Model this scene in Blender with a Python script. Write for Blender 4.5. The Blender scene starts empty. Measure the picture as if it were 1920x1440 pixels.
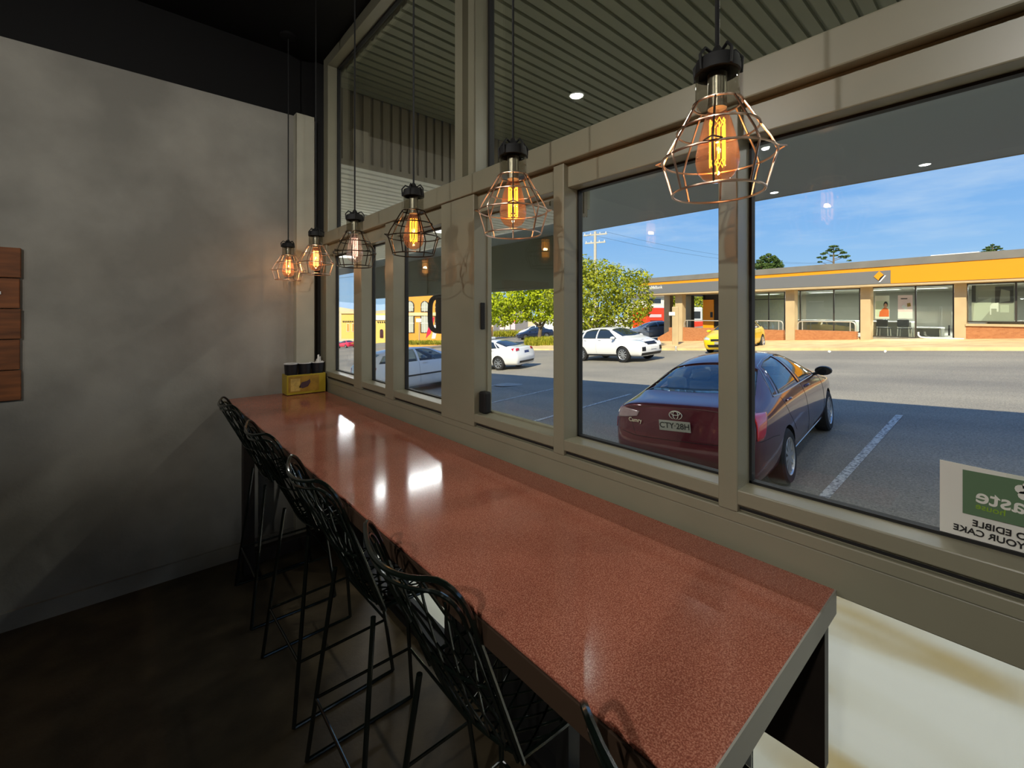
import bpy, bmesh, math, random
from mathutils import Vector, Matrix, Euler
from mathutils.bvhtree import BVHTree

sc = bpy.context.scene
COL = sc.collection
random.seed(7)
PI = math.pi

# ------------------------------------------------------------------ camera
CAMZ = 1.59
FPX = 831.0                       # focal length in pixels of the 1920-wide frame
AZ = math.atan2(725.0, 831.0)     # heading, from +Y (along the counter) towards +X (out of the windows)
cam_d = bpy.data.cameras.new('camera')
cam = bpy.data.objects.new('camera', cam_d)
COL.objects.link(cam)
cam.location = (0, 0, CAMZ)
cam.rotation_euler = (PI / 2, 0, -AZ)
cam_d.sensor_width = 36.0
cam_d.lens = FPX / 1920.0 * 36.0
cam_d.shift_y = -133.0 / 1920.0
cam_d.clip_start = 0.03
cam_d.clip_end = 1500
sc.camera = cam

# ------------------------------------------------------------------ colour management
sc.view_settings.view_transform = 'Standard'
sc.view_settings.look = 'None'
sc.view_settings.gamma = 1.0
sc.view_settings.use_curve_mapping = False
sc.view_settings.exposure = 0.0


def lin(c):
    return tuple(((x / 255.0) / 12.92 if x / 255.0 <= 0.04045 else ((x / 255.0 + 0.055) / 1.055) ** 2.4) for x in c[:3])


# ------------------------------------------------------------------ sky
world = bpy.data.worlds.new('sky')
sc.world = world
world.use_nodes = True
nt = world.node_tree
nt.nodes.clear()
w_out = nt.nodes.new('ShaderNodeOutputWorld')
w_bg = nt.nodes.new('ShaderNodeBackground')
w_tc = nt.nodes.new('ShaderNodeTexCoord')
w_sep = nt.nodes.new('ShaderNodeSeparateXYZ')
w_ramp = nt.nodes.new('ShaderNodeValToRGB')
w_map = nt.nodes.new('ShaderNodeMapping')
w_map.inputs['Scale'].default_value = (1.6, 1.6, 9.0)
w_map.inputs['Rotation'].default_value = (0.12, 0.1, 0.5)
w_noise = nt.nodes.new('ShaderNodeTexNoise')
w_noise.inputs['Scale'].default_value = 2.2
w_noise.inputs['Detail'].default_value = 7
w_noise.inputs['Roughness'].default_value = 0.62
w_cr = nt.nodes.new('ShaderNodeValToRGB')
w_mix = nt.nodes.new('ShaderNodeMixRGB')
w_mix.inputs[2].default_value = (*lin((214, 230, 250)), 1)
e = w_ramp.color_ramp.elements
e[0].position = 0.0
e[0].color = (*lin((176, 214, 248)), 1)
e[1].position = 0.62
e[1].color = (*lin((92, 146, 226)), 1)
m1 = w_ramp.color_ramp.elements.new(0.16)
m1.color = (*lin((136, 186, 243)), 1)
m2 = w_ramp.color_ramp.elements.new(0.34)
m2.color = (*lin((112, 166, 236)), 1)
w_cr.color_ramp.elements[0].position = 0.50
w_cr.color_ramp.elements[0].color = (0, 0, 0, 1)
w_cr.color_ramp.elements[1].position = 0.82
w_cr.color_ramp.elements[1].color = (0.55, 0.55, 0.55, 1)
nt.links.new(w_tc.outputs['Generated'], w_sep.inputs[0])
nt.links.new(w_sep.outputs['Z'], w_ramp.inputs['Fac'])
nt.links.new(w_tc.outputs['Generated'], w_map.inputs['Vector'])
nt.links.new(w_map.outputs['Vector'], w_noise.inputs['Vector'])
nt.links.new(w_noise.outputs[0], w_cr.inputs['Fac'])
nt.links.new(w_cr.outputs['Color'], w_mix.inputs[0])
nt.links.new(w_ramp.outputs['Color'], w_mix.inputs[1])
nt.links.new(w_mix.outputs[0], w_bg.inputs['Color'])
w_bg.inputs['Strength'].default_value = 1.12
nt.links.new(w_bg.outputs[0], w_out.inputs[0])

# ------------------------------------------------------------------ sun (behind the shop, over the awning)
sun_d = bpy.data.lights.new('sun', 'SUN')
sun_d.energy = 8.0
sun_d.color = (1.0, 0.88, 0.68)
sun_d.angle = math.radians(0.6)
sun = bpy.data.objects.new('sun', sun_d)
COL.objects.link(sun)
sun.rotation_euler = Vector((1.0, 0.36, -0.94)).to_track_quat('-Z', 'Y').to_euler()
sun.location = (-8, -3, 14)


# ================================================================== materials
def new_mat(name):
    m = bpy.data.materials.new(name)
    m.use_nodes = True
    m.node_tree.nodes.clear()
    return m, m.node_tree


def mat(name, rgb, rough=0.6, metal=0.0, var=0.0, vscale=8.0, rgb2=None, bump=0.0, bscale=40.0, spec=0.5, coat=0.0, detail=4.0,
        emit=None, estr=0.0, stretch=None, ramp=(0.35, 0.65)):
    m, t = new_mat(name)
    out = t.nodes.new('ShaderNodeOutputMaterial')
    b = t.nodes.new('ShaderNodeBsdfPrincipled')
    t.links.new(b.outputs[0], out.inputs[0])
    c = lin(rgb)
    b.inputs['Base Color'].default_value = (*c, 1)
    b.inputs['Roughness'].default_value = rough
    b.inputs['Metallic'].default_value = metal
    b.inputs['Specular IOR Level'].default_value = spec
    b.inputs['Coat Weight'].default_value = coat
    b.inputs['Coat Roughness'].default_value = 0.04
    if emit:
        b.inputs['Emission Color'].default_value = (*lin(emit), 1)
        b.inputs['Emission Strength'].default_value = estr
    if var or bump or rgb2:
        tc = t.nodes.new('ShaderNodeTexCoord')
        vec = tc.outputs['Object']
        if stretch:
            mp = t.nodes.new('ShaderNodeMapping')
            mp.inputs['Scale'].default_value = stretch
            t.links.new(vec, mp.inputs['Vector'])
            vec = mp.outputs['Vector']
    if var or rgb2:
        n = t.nodes.new('ShaderNodeTexNoise')
        n.inputs['Scale'].default_value = vscale
        n.inputs['Detail'].default_value = detail
        t.links.new(vec, n.inputs['Vector'])
        r = t.nodes.new('ShaderNodeValToRGB')
        c2 = lin(rgb2) if rgb2 else tuple(x * (1 + var) for x in c)
        c1 = c if rgb2 else tuple(x * (1 - var) for x in c)
        r.color_ramp.elements[0].position = ramp[0]
        r.color_ramp.elements[1].position = ramp[1]
        r.color_ramp.elements[0].color = (*c1, 1)
        r.color_ramp.elements[1].color = (*c2, 1)
        t.links.new(n.outputs[0], r.inputs['Fac'])
        t.links.new(r.outputs['Color'], b.inputs['Base Color'])
    if bump:
        n2 = t.nodes.new('ShaderNodeTexNoise')
        n2.inputs['Scale'].default_value = bscale
        n2.inputs['Detail'].default_value = 3
        t.links.new(vec, n2.inputs['Vector'])
        bp = t.nodes.new('ShaderNodeBump')
        bp.inputs['Strength'].default_value = bump
        bp.inputs['Distance'].default_value = 0.01
        t.links.new(n2.outputs[0], bp.inputs['Height'])
        t.links.new(bp.outputs[0], b.inputs['Normal'])
    return m


def glass_mat(name, tint=(255, 255, 255), ior=1.45, gloss=1.0, rough=0.0, haze=None, haze_amt=0.0):
    """clear sheet: see-through with Fresnel reflection"""
    m, t = new_mat(name)
    out = t.nodes.new('ShaderNodeOutputMaterial')
    tr = t.nodes.new('ShaderNodeBsdfTransparent')
    tr.inputs[0].default_value = (*lin(tint), 1)
    gl = t.nodes.new('ShaderNodeBsdfGlossy')
    gl.inputs['Roughness'].default_value = rough
    gl.inputs[0].default_value = (gloss, gloss, gloss, 1)
    fr = t.nodes.new('ShaderNodeFresnel')
    # the same reflectance on both faces of the sheet
    geo = t.nodes.new('ShaderNodeNewGeometry')
    mr = t.nodes.new('ShaderNodeMapRange')
    mr.inputs['To Min'].default_value = ior
    mr.inputs['To Max'].default_value = 1.0 / ior
    t.links.new(geo.outputs['Backfacing'], mr.inputs['Value'])
    t.links.new(mr.outputs[0], fr.inputs[0])
    mx = t.nodes.new('ShaderNodeMixShader')
    t.links.new(fr.outputs[0], mx.inputs[0])
    t.links.new(tr.outputs[0], mx.inputs[1])
    t.links.new(gl.outputs[0], mx.inputs[2])
    last = mx
    if haze:
        d = t.nodes.new('ShaderNodeBsdfDiffuse')
        d.inputs[0].default_value = (*lin(haze), 1)
        m2_ = t.nodes.new('ShaderNodeMixShader')
        m2_.inputs[0].default_value = haze_amt
        t.links.new(mx.outputs[0], m2_.inputs[1])
        t.links.new(d.outputs[0], m2_.inputs[2])
        last = m2_
    t.links.new(last.outputs[0], out.inputs[0])
    return m


def emit_mat(name, rgb, strength):
    m, t = new_mat(name)
    out = t.nodes.new('ShaderNodeOutputMaterial')
    em = t.nodes.new('ShaderNodeEmission')
    em.inputs[0].default_value = (*lin(rgb), 1)
    em.inputs[1].default_value = strength
    t.links.new(em.outputs[0], out.inputs[0])
    return m


def leaf_mat(name, a, b, trans=0.35):
    m, t = new_mat(name)
    out = t.nodes.new('ShaderNodeOutputMaterial')
    tc = t.nodes.new('ShaderNodeTexCoord')
    n = t.nodes.new('ShaderNodeTexNoise')
    n.inputs['Scale'].default_value = 2.5
    n.inputs['Detail'].default_value = 5
    t.links.new(tc.outputs['Object'], n.inputs['Vector'])
    r = t.nodes.new('ShaderNodeValToRGB')
    r.color_ramp.elements[0].position = 0.35
    r.color_ramp.elements[1].position = 0.65
    r.color_ramp.elements[0].color = (*lin(a), 1)
    r.color_ramp.elements[1].color = (*lin(b), 1)
    t.links.new(n.outputs[0], r.inputs['Fac'])
    d = t.nodes.new('ShaderNodeBsdfDiffuse')
    tl = t.nodes.new('ShaderNodeBsdfTranslucent')
    mx = t.nodes.new('ShaderNodeMixShader')
    mx.inputs[0].default_value = trans
    t.links.new(r.outputs['Color'], d.inputs[0])
    t.links.new(r.outputs['Color'], tl.inputs[0])
    t.links.new(d.outputs[0], mx.inputs[1])
    t.links.new(tl.outputs[0], mx.inputs[2])
    t.links.new(mx.outputs[0], out.inputs[0])
    return m


def counter_mat():
    m, t = new_mat('red_brown_counter')
    out = t.nodes.new('ShaderNodeOutputMaterial')
    b = t.nodes.new('ShaderNodeBsdfPrincipled')
    t.links.new(b.outputs[0], out.inputs[0])
    tc = t.nodes.new('ShaderNodeTexCoord')
    n = t.nodes.new('ShaderNodeTexNoise')
    n.inputs['Scale'].default_value = 420
    n.inputs['Detail'].default_value = 2
    n2 = t.nodes.new('ShaderNodeTexNoise')
    n2.inputs['Scale'].default_value = 5
    n2.inputs['Detail'].default_value = 3
    for k in (n, n2):
        t.links.new(tc.outputs['Object'], k.inputs['Vector'])
    r = t.nodes.new('ShaderNodeValToRGB')
    e = r.color_ramp.elements
    e[0].position = 0.34
    e[0].color = (*lin((150, 86, 68)), 1)
    e[1].position = 0.66
    e[1].color = (*lin((218, 150, 124)), 1)
    q = r.color_ramp.elements.new(0.5)
    q.color = (*lin((184, 110, 89)), 1)
    t.links.new(n.outputs[0], r.inputs['Fac'])
    mx = t.nodes.new('ShaderNodeMixRGB')
    mx.blend_type = 'MULTIPLY'
    mx.inputs[0].default_value = 0.35
    t.links.new(r.outputs['Color'], mx.inputs[1])
    t.links.new(n2.outputs[0], mx.inputs[2])
    t.links.new(mx.outputs[0], b.inputs['Base Color'])
    b.inputs['Roughness'].default_value = 0.2
    b.inputs['Specular IOR Level'].default_value = 0.36
    rr = t.nodes.new('ShaderNodeMapRange')
    rr.inputs['To Min'].default_value = 0.08
    rr.inputs['To Max'].default_value = 0.16
    t.links.new(n2.outputs[0], rr.inputs['Value'])
    t.links.new(rr.outputs[0], b.inputs['Roughness'])
    return m


def brick_mat(name, rgb, rgb2, mortar, scale=4.0):
    m, t = new_mat(name)
    out = t.nodes.new('ShaderNodeOutputMaterial')
    b = t.nodes.new('ShaderNodeBsdfPrincipled')
    b.inputs['Roughness'].default_value = 0.85
    t.links.new(b.outputs[0], out.inputs[0])
    tc = t.nodes.new('ShaderNodeTexCoord')
    sp = t.nodes.new('ShaderNodeSeparateXYZ')
    cb = t.nodes.new('ShaderNodeCombineXYZ')
    t.links.new(tc.outputs['Object'], sp.inputs[0])
    t.links.new(sp.outputs['X'], cb.inputs[0])
    t.links.new(sp.outputs['Z'], cb.inputs[1])
    bk = t.nodes.new('ShaderNodeTexBrick')
    bk.inputs['Color1'].default_value = (*lin(rgb), 1)
    bk.inputs['Color2'].default_value = (*lin(rgb2), 1)
    bk.inputs['Mortar'].default_value = (*lin(mortar), 1)
    bk.inputs['Scale'].default_value = scale
    bk.inputs['Mortar Size'].default_value = 0.012
    t.links.new(cb.outputs[0], bk.inputs['Vector'])
    t.links.new(bk.outputs['Color'], b.inputs['Base Color'])
    return m


M = dict(
    wall=mat('grey_rendered_wall', (146, 143, 134), 0.8, var=0.22, vscale=2.2, bump=0.12, bscale=60, detail=6),
    pilaster=mat('pale_grey_paint', (176, 172, 154), 0.7, var=0.06, vscale=5),
    black=mat('black_paint', (13, 12, 12), 0.75, spec=0.25),
    floor=mat('dark_floor', (84, 72, 52), 0.55, var=0.35, vscale=5, bump=0.1, bscale=80, detail=8),
    frame=mat('olive_grey_window_paint', (142, 138, 117), 0.33, var=0.04, vscale=6),
    frame_dark=mat('dark_seal_and_shade', (18, 18, 17), 0.65),  # rubber seals; also painted-in shade on the lower posts and kick panel
    glass=glass_mat('window_glass', (250, 252, 250)),
    counter=counter_mat(),
    edge=mat('dark_brown_edging', (66, 50, 38), 0.45),
    edge_grey=mat('grey_edging', (150, 148, 138), 0.5),
    dark_wood=mat('dark_stained_wood', (34, 26, 20), 0.5, var=0.2, vscale=10),
    wire=mat('black_green_wire', (14, 22, 18), 0.14, spec=0.9),
    cord=mat('black_cord', (14, 13, 12), 0.7),
    chrome=mat('polished_steel', (200, 198, 190), 0.18, metal=1.0),
    copper=mat('brushed_copper_wire', (206, 178, 156), 0.32, metal=1.0),
    socket=mat('satin_lamp_holder', (168, 164, 150), 0.3, metal=0.6),
    amber=glass_mat('amber_bulb_glass', (255, 216, 186), 1.45, haze=(240, 190, 170), haze_amt=0.05),
    clear=glass_mat('clear_bulb_glass', (246, 240, 238), 1.45, haze=(236, 220, 220), haze_amt=0.08),
    filament=emit_mat('glowing_filament', (255, 190, 60), 4.5),
    filament_hot=emit_mat('glowing_filament_pale', (255, 206, 120), 5.0),
    filament_dim=emit_mat('glowing_filament_rosy', (255, 196, 170), 2.6),
    board=mat('rough_timber', (120, 70, 34), 0.7, var=0.4, vscale=3.0, stretch=(1.2, 1, 9), detail=6),
    yellow_box=mat('yellow_plastic_box', (172, 150, 40), 0.4),
    ochre=mat('ochre_print', (158, 122, 44), 0.5, var=0.2, vscale=18),
    purple=mat('dark_purple_print', (74, 52, 60), 0.6),
    tan_print=mat('tan_print', (190, 160, 84), 0.6, var=0.2, vscale=40),
    cup=mat('black_cup', (26, 26, 30), 0.4),
    white=mat('white_paper', (235, 233, 226), 0.7),
    white_paint=mat('white_paint', (226, 226, 222), 0.5),
    paper=mat('sign_paper', (226, 224, 214), 0.8),
    sign_green=mat('dark_green_print', (92, 120, 88), 0.7),
    lime=mat('lime_print', (128, 164, 44), 0.7),
    ink=mat('black_ink', (28, 27, 27), 0.7),
    awning_outer=mat('blue_grey_painted_sheet', (142, 152, 152), 0.6),
    awning=mat('olive_painted_steel', (116, 116, 94), 0.5, var=0.05, vscale=3),
    bulkhead=mat('brown_painted_steel', (104, 94, 72), 0.55),
    awning_white=mat('white_ribbed_steel', (206, 206, 196), 0.5),
    fascia_dark=mat('dark_olive_panel', (92, 94, 74), 0.6),
    lamp_on=emit_mat('lit_diffuser', (255, 252, 244), 14.0),
    lamp_on_soft=emit_mat('lit_tube', (255, 255, 250), 2.6),
    kerb=mat('sandy_concrete', (206, 178, 128), 0.85, var=0.16, vscale=1.6, detail=6),
    cover=mat('pale_iron_cover', (150, 148, 140), 0.7, var=0.1, vscale=20),
    line=mat('worn_line_paint', (196, 196, 190), 0.7, rgb2=(84, 86, 90), vscale=26, detail=8, ramp=(0.44, 0.66)),
)


def asphalt_mat():
    m, t = new_mat('asphalt')
    out = t.nodes.new('ShaderNodeOutputMaterial')
    b = t.nodes.new('ShaderNodeBsdfPrincipled')
    b.inputs['Roughness'].default_value = 0.85
    b.inputs['Specular IOR Level'].default_value = 0.25
    t.links.new(b.outputs[0], out.inputs[0])
    tc = t.nodes.new('ShaderNodeTexCoord')
    fine = t.nodes.new('ShaderNodeTexNoise')
    fine.inputs['Scale'].default_value = 42
    fine.inputs['Detail'].default_value = 6
    fine.inputs['Roughness'].default_value = 0.8
    big = t.nodes.new('ShaderNodeTexNoise')
    big.inputs['Scale'].default_value = 0.45
    big.inputs['Detail'].default_value = 8
    mp = t.nodes.new('ShaderNodeMapping')
    mp.inputs['Scale'].default_value = (1.0, 0.35, 1.0)
    t.links.new(tc.outputs['Object'], mp.inputs['Vector'])
    t.links.new(mp.outputs['Vector'], big.inputs['Vector'])
    t.links.new(tc.outputs['Object'], fine.inputs['Vector'])
    r = t.nodes.new('ShaderNodeValToRGB')
    r.color_ramp.elements[0].position = 0.3
    r.color_ramp.elements[1].position = 0.72
    r.color_ramp.elements[0].color = (*lin((92, 90, 84)), 1)
    r.color_ramp.elements[1].color = (*lin((174, 168, 156)), 1)
    t.links.new(fine.outputs[0], r.inputs['Fac'])
    r2 = t.nodes.new('ShaderNodeValToRGB')
    r2.color_ramp.elements[0].position = 0.36
    r2.color_ramp.elements[1].position = 0.66
    r2.color_ramp.elements[0].color = (0.74, 0.74, 0.75, 1)
    r2.color_ramp.elements[1].color = (1.12, 1.1, 1.05, 1)
    t.links.new(big.outputs[0], r2.inputs['Fac'])
    mx = t.nodes.new('ShaderNodeMixRGB')
    mx.blend_type = 'MULTIPLY'
    mx.inputs[0].default_value = 1.0
    t.links.new(r.outputs['Color'], mx.inputs[1])
    t.links.new(r2.outputs['Color'], mx.inputs[2])
    t.links.new(mx.outputs[0], b.inputs['Base Color'])
    bp = t.nodes.new('ShaderNodeBump')
    bp.inputs['Strength'].default_value = 0.3
    bp.inputs['Distance'].default_value = 0.012
    t.links.new(fine.outputs[0], bp.inputs['Height'])
    t.links.new(bp.outputs[0], b.inputs['Normal'])
    return m


M['asphalt'] = asphalt_mat()


def pavement_mat():
    """pale concrete with one long soft tan water stain and smaller marks"""
    m, t = new_mat('pale_concrete_stained')
    out = t.nodes.new('ShaderNodeOutputMaterial')
    b = t.nodes.new('ShaderNodeBsdfPrincipled')
    b.inputs['Roughness'].default_value = 0.8
    t.links.new(b.outputs[0], out.inputs[0])
    tc = t.nodes.new('ShaderNodeTexCoord')
    mp = t.nodes.new('ShaderNodeMapping')
    mp.inputs['Scale'].default_value = (1.5, 0.55, 1.0)
    mp.inputs['Rotation'].default_value = (0, 0, 0.25)
    n = t.nodes.new('ShaderNodeTexNoise')
    n.inputs['Scale'].default_value = 1.3
    n.inputs['Detail'].default_value = 2
    t.links.new(tc.outputs['Object'], mp.inputs['Vector'])
    t.links.new(mp.outputs['Vector'], n.inputs['Vector'])
    r = t.nodes.new('ShaderNodeValToRGB')
    e = r.color_ramp.elements
    e[0].position = 0.40
    e[0].color = (*lin((244, 242, 230)), 1)
    e[1].position = 0.62
    e[1].color = (*lin((206, 184, 132)), 1)
    k = e.new(0.53)
    k.color = (*lin((234, 230, 212)), 1)
    t.links.new(n.outputs[0], r.inputs['Fac'])
    t.links.new(r.outputs['Color'], b.inputs['Base Color'])
    return m


M['pavement'] = pavement_mat()


# ================================================================== mesh building
class MB:
    def __init__(self):
        self.v = []
        self.f = []

    def add(self, vs, fs):
        o = len(self.v)
        self.v += [tuple(p) for p in vs]
        self.f += [tuple(i + o for i in f) for f in fs]
        return self

    def box(self, x0, x1, y0, y1, z0, z1):
        return self.add([(x0, y0, z0), (x1, y0, z0), (x1, y1, z0), (x0, y1, z0), (x0, y0, z1), (x1, y0, z1), (x1, y1, z1), (x0, y1, z1)],
                        [(3, 2, 1, 0), (4, 5, 6, 7), (0, 1, 5, 4), (1, 2, 6, 5), (2, 3, 7, 6), (3, 0, 4, 7)])

    def hexa(self, p):
        """8 corners, bottom ring then top ring"""
        return self.add(p, [(3, 2, 1, 0), (4, 5, 6, 7), (0, 1, 5, 4), (1, 2, 6, 5), (2, 3, 7, 6), (3, 0, 4, 7)])

    def tube(self, pts, r, n=8, closed=False):
        pts = [Vector(p) for p in pts]
        N = len(pts)
        rad = r if isinstance(r, (list, tuple)) else [r] * N
        vs = []
        up = None
        for i, p in enumerate(pts):
            if closed:
                d = (pts[(i + 1) % N] - pts[i - 1])
            else:
                d = pts[min(i + 1, N - 1)] - pts[max(i - 1, 0)]
            if d.length < 1e-9:
                d = Vector((0, 0, 1))
            d.normalize()
            if up is None:
                a = Vector((0, 0, 1)) if abs(d.z) < 0.9 else Vector((1, 0, 0))
                up = (a - d * a.dot(d)).normalized()
            else:
                up = up - d * up.dot(d)
                if up.length < 1e-6:
                    a = Vector((0, 0, 1)) if abs(d.z) < 0.9 else Vector((1, 0, 0))
                    up = a - d * a.dot(d)
                up.normalize()
            s = d.cross(up)
            for k in range(n):
                t = 2 * PI * k / n
                vs.append(p + (up * math.cos(t) + s * math.sin(t)) * rad[i])
        fs = []
        for i in range(N if closed else N - 1):
            j = (i + 1) % N
            for k in range(n):
                l = (k + 1) % n
                fs.append((i * n + k, i * n + l, j * n + l, j * n + k))
        if not closed:
            fs.append(tuple(range(n - 1, -1, -1)))
            fs.append(tuple((N - 1) * n + k for k in range(n)))
        return self.add(vs, fs)

    def lathe(self, prof, n=24, c=(0, 0, 0), axis='z', close=False):
        """profile [(r, h)], about an axis through c"""
        vs = []
        for r, h in prof:
            for k in range(n):
                t = 2 * PI * k / n
                a, b = r * math.cos(t), r * math.sin(t)
                vs.append({'z': (c[0] + a, c[1] + b, c[2] + h), 'y': (c[0] + a, c[1] + h, c[2] + b), 'x': (c[0] + h, c[1] + a, c[2] + b)}[axis])
        fs = []
        P = len(prof)
        for i in range(P if close else P - 1):
            j = (i + 1) % P
            for k in range(n):
                l = (k + 1) % n
                fs.append((i * n + k, i * n + l, j * n + l, j * n + k))
        if not close:
            if prof[0][0] > 1e-6:
                fs.append(tuple(range(n - 1, -1, -1)))
            if prof[-1][0] > 1e-6:
                fs.append(tuple((P - 1) * n + k for k in range(n)))
        return self.add(vs, fs)

    def prism(self, poly, axis, a, b):
        """2-D polygon extruded along an axis from a to b. axis x: (y,z); y: (x,z); z: (x,y)"""
        def P(u, w, h):
            return {'x': (h, u, w), 'y': (u, h, w), 'z': (u, w, h)}[axis]
        n = len(poly)
        vs = [P(u, w, a) for u, w in poly] + [P(u, w, b) for u, w in poly]
        fs = [tuple(range(n)), tuple(range(2 * n - 1, n - 1, -1))] + [(i, n + i, n + (i + 1) % n, (i + 1) % n) for i in range(n)]
        return self.add(vs, fs)

    def grid(self, rows):
        """rows of equal length lists of points"""
        nr, nc = len(rows), len(rows[0])
        vs = [p for r in rows for p in r]
        fs = [(i * nc + j, i * nc + j + 1, (i + 1) * nc + j + 1, (i + 1) * nc + j) for i in range(nr - 1) for j in range(nc - 1)]
        return self.add(vs, fs)

    def build(self, name, m, parent=None, smooth=False, bevel=0.0, seg=2, fix=True):
        me = bpy.data.meshes.new(name)
        me.from_pydata(self.v, [], self.f)
        if fix:
            bm = bmesh.new()
            bm.from_mesh(me)
            bmesh.ops.recalc_face_normals(bm, faces=bm.faces)
            bm.to_mesh(me)
            bm.free()
        for q in (m if isinstance(m, (list, tuple)) else [m]):
            me.materials.append(M[q] if isinstance(q, str) else q)
        if smooth:
            me.polygons.foreach_set('use_smooth', [True] * len(me.polygons))
            me.set_sharp_from_angle(angle=math.radians(40))
        o = bpy.data.objects.new(name, me)
        COL.objects.link(o)
        if parent:
            o.parent = parent
        if bevel:
            md = o.modifiers.new('bevel', 'BEVEL')
            md.width = bevel
            md.segments = seg
            md.limit_method = 'ANGLE'
        return o


def tag(o, label=None, cat=None, group=None, kind=None):
    if label:
        o['label'] = label
    if cat:
        o['category'] = cat
    if group:
        o['group'] = group
    if kind:
        o['kind'] = kind
    return o


def thing(name, label, cat, loc=(0, 0, 0), rz=0.0, group=None):
    o = bpy.data.objects.new(name, None)
    COL.objects.link(o)
    o.location = loc
    o.rotation_euler = (0, 0, rz)
    o.empty_display_size = 0.1
    return tag(o, label, cat, group)


def struct(o):
    o['kind'] = 'structure'
    return o


def copy_tree(o, parent=None):
    c = o.copy()
    COL.objects.link(c)
    if parent:
        c.parent = parent
    for ch in list(o.children):
        copy_tree(ch, c)
    return c


def text(name, body, size, m, parent, loc, right, up, extrude=0.002, bold=0.0, align='CENTER', mirror=False):
    cu = bpy.data.curves.new(name, 'FONT')
    cu.body = body
    cu.size = size
    cu.extrude = extrude
    cu.offset = bold
    cu.align_x = align
    cu.align_y = 'CENTER'
    tmp = bpy.data.objects.new(name + '_tmp', cu)
    COL.objects.link(tmp)
    dg = bpy.context.evaluated_depsgraph_get()
    me = bpy.data.meshes.new_from_object(tmp.evaluated_get(dg))
    bpy.data.objects.remove(tmp)
    bpy.data.curves.remove(cu)
    me.materials.clear()
    me.materials.append(M[m] if isinstance(m, str) else m)
    r, u = Vector(right).normalized(), Vector(up).normalized()
    n = r.cross(u)
    mx = Matrix((r, u, n)).transposed().to_4x4()
    mx.translation = Vector(loc)
    me.transform(mx)
    o = bpy.data.objects.new(name, me)
    COL.objects.link(o)
    if parent:
        o.parent = parent
    return o


# ------------------------------------------------------------------ survey helpers: sight lines of the photograph
FW = Vector((math.sin(AZ), math.cos(AZ), 0))
RT = Vector((math.cos(AZ), -math.sin(AZ), 0))
EYE = Vector((0, 0, CAMZ))
GH, GB, GC = 2.15, 0.07, -0.043       # the car park falls away to +Y and rises towards the bank


def ray(px, py):
    return FW * FPX + RT * (px - 960.0) + Vector((0, 0, 587.0 - py))


def gz(x, y):
    return CAMZ - (GH + GB * y + GC * x)


def G(px, py):
    r = ray(px, py)
    t = GH / (-r.z - GB * r.y - GC * r.x)
    return EYE + r * t


def PD(px, py, depth):
    return EYE + ray(px, py) * (depth / FPX)


def PX(px, py, X):
    r = ray(px, py)
    return EYE + r * (X / r.x)


# ================================================================== THE SHOP: shell
W = 1.07            # inner face of the window wall
GX = 1.145          # glass plane
YE = 3.34           # end wall
struct(MB().box(-5, 1.2, -3.2, 3.5, -0.2, 0.0).build('floor', 'floor'))
struct(MB().box(-5.2, 1.16, -3.4, 3.6, 3.40, 3.6).build('ceiling', 'black'))
struct(MB().box(-5, 1.03, YE, 3.5, 0, 2.97).build('wall_left', 'wall'))
struct(MB().box(-5, 1.16, YE + 0.02, 3.5, 2.97, 3.4).build('trim_1', 'black'))
struct(MB().box(-5.2, -5, -3.4, 3.5, 0, 3.4).build('wall_back', 'wall'))
struct(MB().box(-5, 1.16, -3.4, -3.2, 0, 3.4).build('wall_right', 'wall'))
struct(MB().box(0.885, 1.005, YE - 0.07, YE, 0, 2.97).build('trim_2', 'pilaster', bevel=0.004))
bb = MB().box(-5, 0.885, YE - 0.014, YE, 0, 0.088)
bb.box(-5, 0.885, YE - 0.02, YE, 0.088, 0.095)
struct(bb.build('baseboard_left', 'wall'))
struct(MB().box(1.03, 1.16, YE, 3.5, 0, 3.4).build('trim_3', 'frame_dark'))

# window wall: rails, posts, header
YR = -1.6
rail = MB().box(W, 1.16, YR, 3.34, 1.145, 1.18)
rail.box(W + 0.012, 1.15, YR, 3.34, 1.128, 1.145)
rail.box(W + 0.004, 1.155, YR, 3.34, 1.10, 1.128)
struct(rail.build('trim_4', 'frame', bevel=0.003))
struct(MB().box(W + 0.010, W + 0.0115, YR, 3.3, 1.133, 1.139).build('trim_5', 'frame_dark'))
struct(MB().box(W + 0.008, 1.15, YR, 3.34, 1.02, 1.10).build('trim_6', 'frame', bevel=0.003))
hd = MB().box(W + 0.018, 1.16, YR, 3.34, 2.0, 2.076)
struct(hd.build('trim_7', 'frame', bevel=0.003))
struct(MB().box(W - 0.012, 1.165, YR, 3.34, 2.076, 2.157).build('trim_8', 'frame', bevel=0.004))
posts = [(0.43, 0.475), (0.97, 1.017), (1.46, 1.709), (2.18, 2.278), (2.60, 2.72), (3.22, 3.34)]
for i, (a, b) in enumerate(posts):
    struct(MB().box(W - 0.002, 1.16, a, b, 1.128, 2.076).build('trim_%d' % (9 + i), 'frame', bevel=0.003))
struct(MB().box(1.075, 1.16, -3.2, YR, 0, 3.4).build('wall_front', 'wall'))
# lower posts and sill below the counter rail; posts blackened to imitate shade
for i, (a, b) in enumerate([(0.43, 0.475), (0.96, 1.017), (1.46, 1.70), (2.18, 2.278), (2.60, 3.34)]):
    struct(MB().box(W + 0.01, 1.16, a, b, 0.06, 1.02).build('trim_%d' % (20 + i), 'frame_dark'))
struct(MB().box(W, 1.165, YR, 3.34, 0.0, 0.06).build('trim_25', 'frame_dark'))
struct(MB().box(1.12, 1.15, 1.017, 1.46, 0.06, 1.02).build('trim_26', 'frame_dark'))  # kick panel coloured black for the shade under the counter

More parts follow.
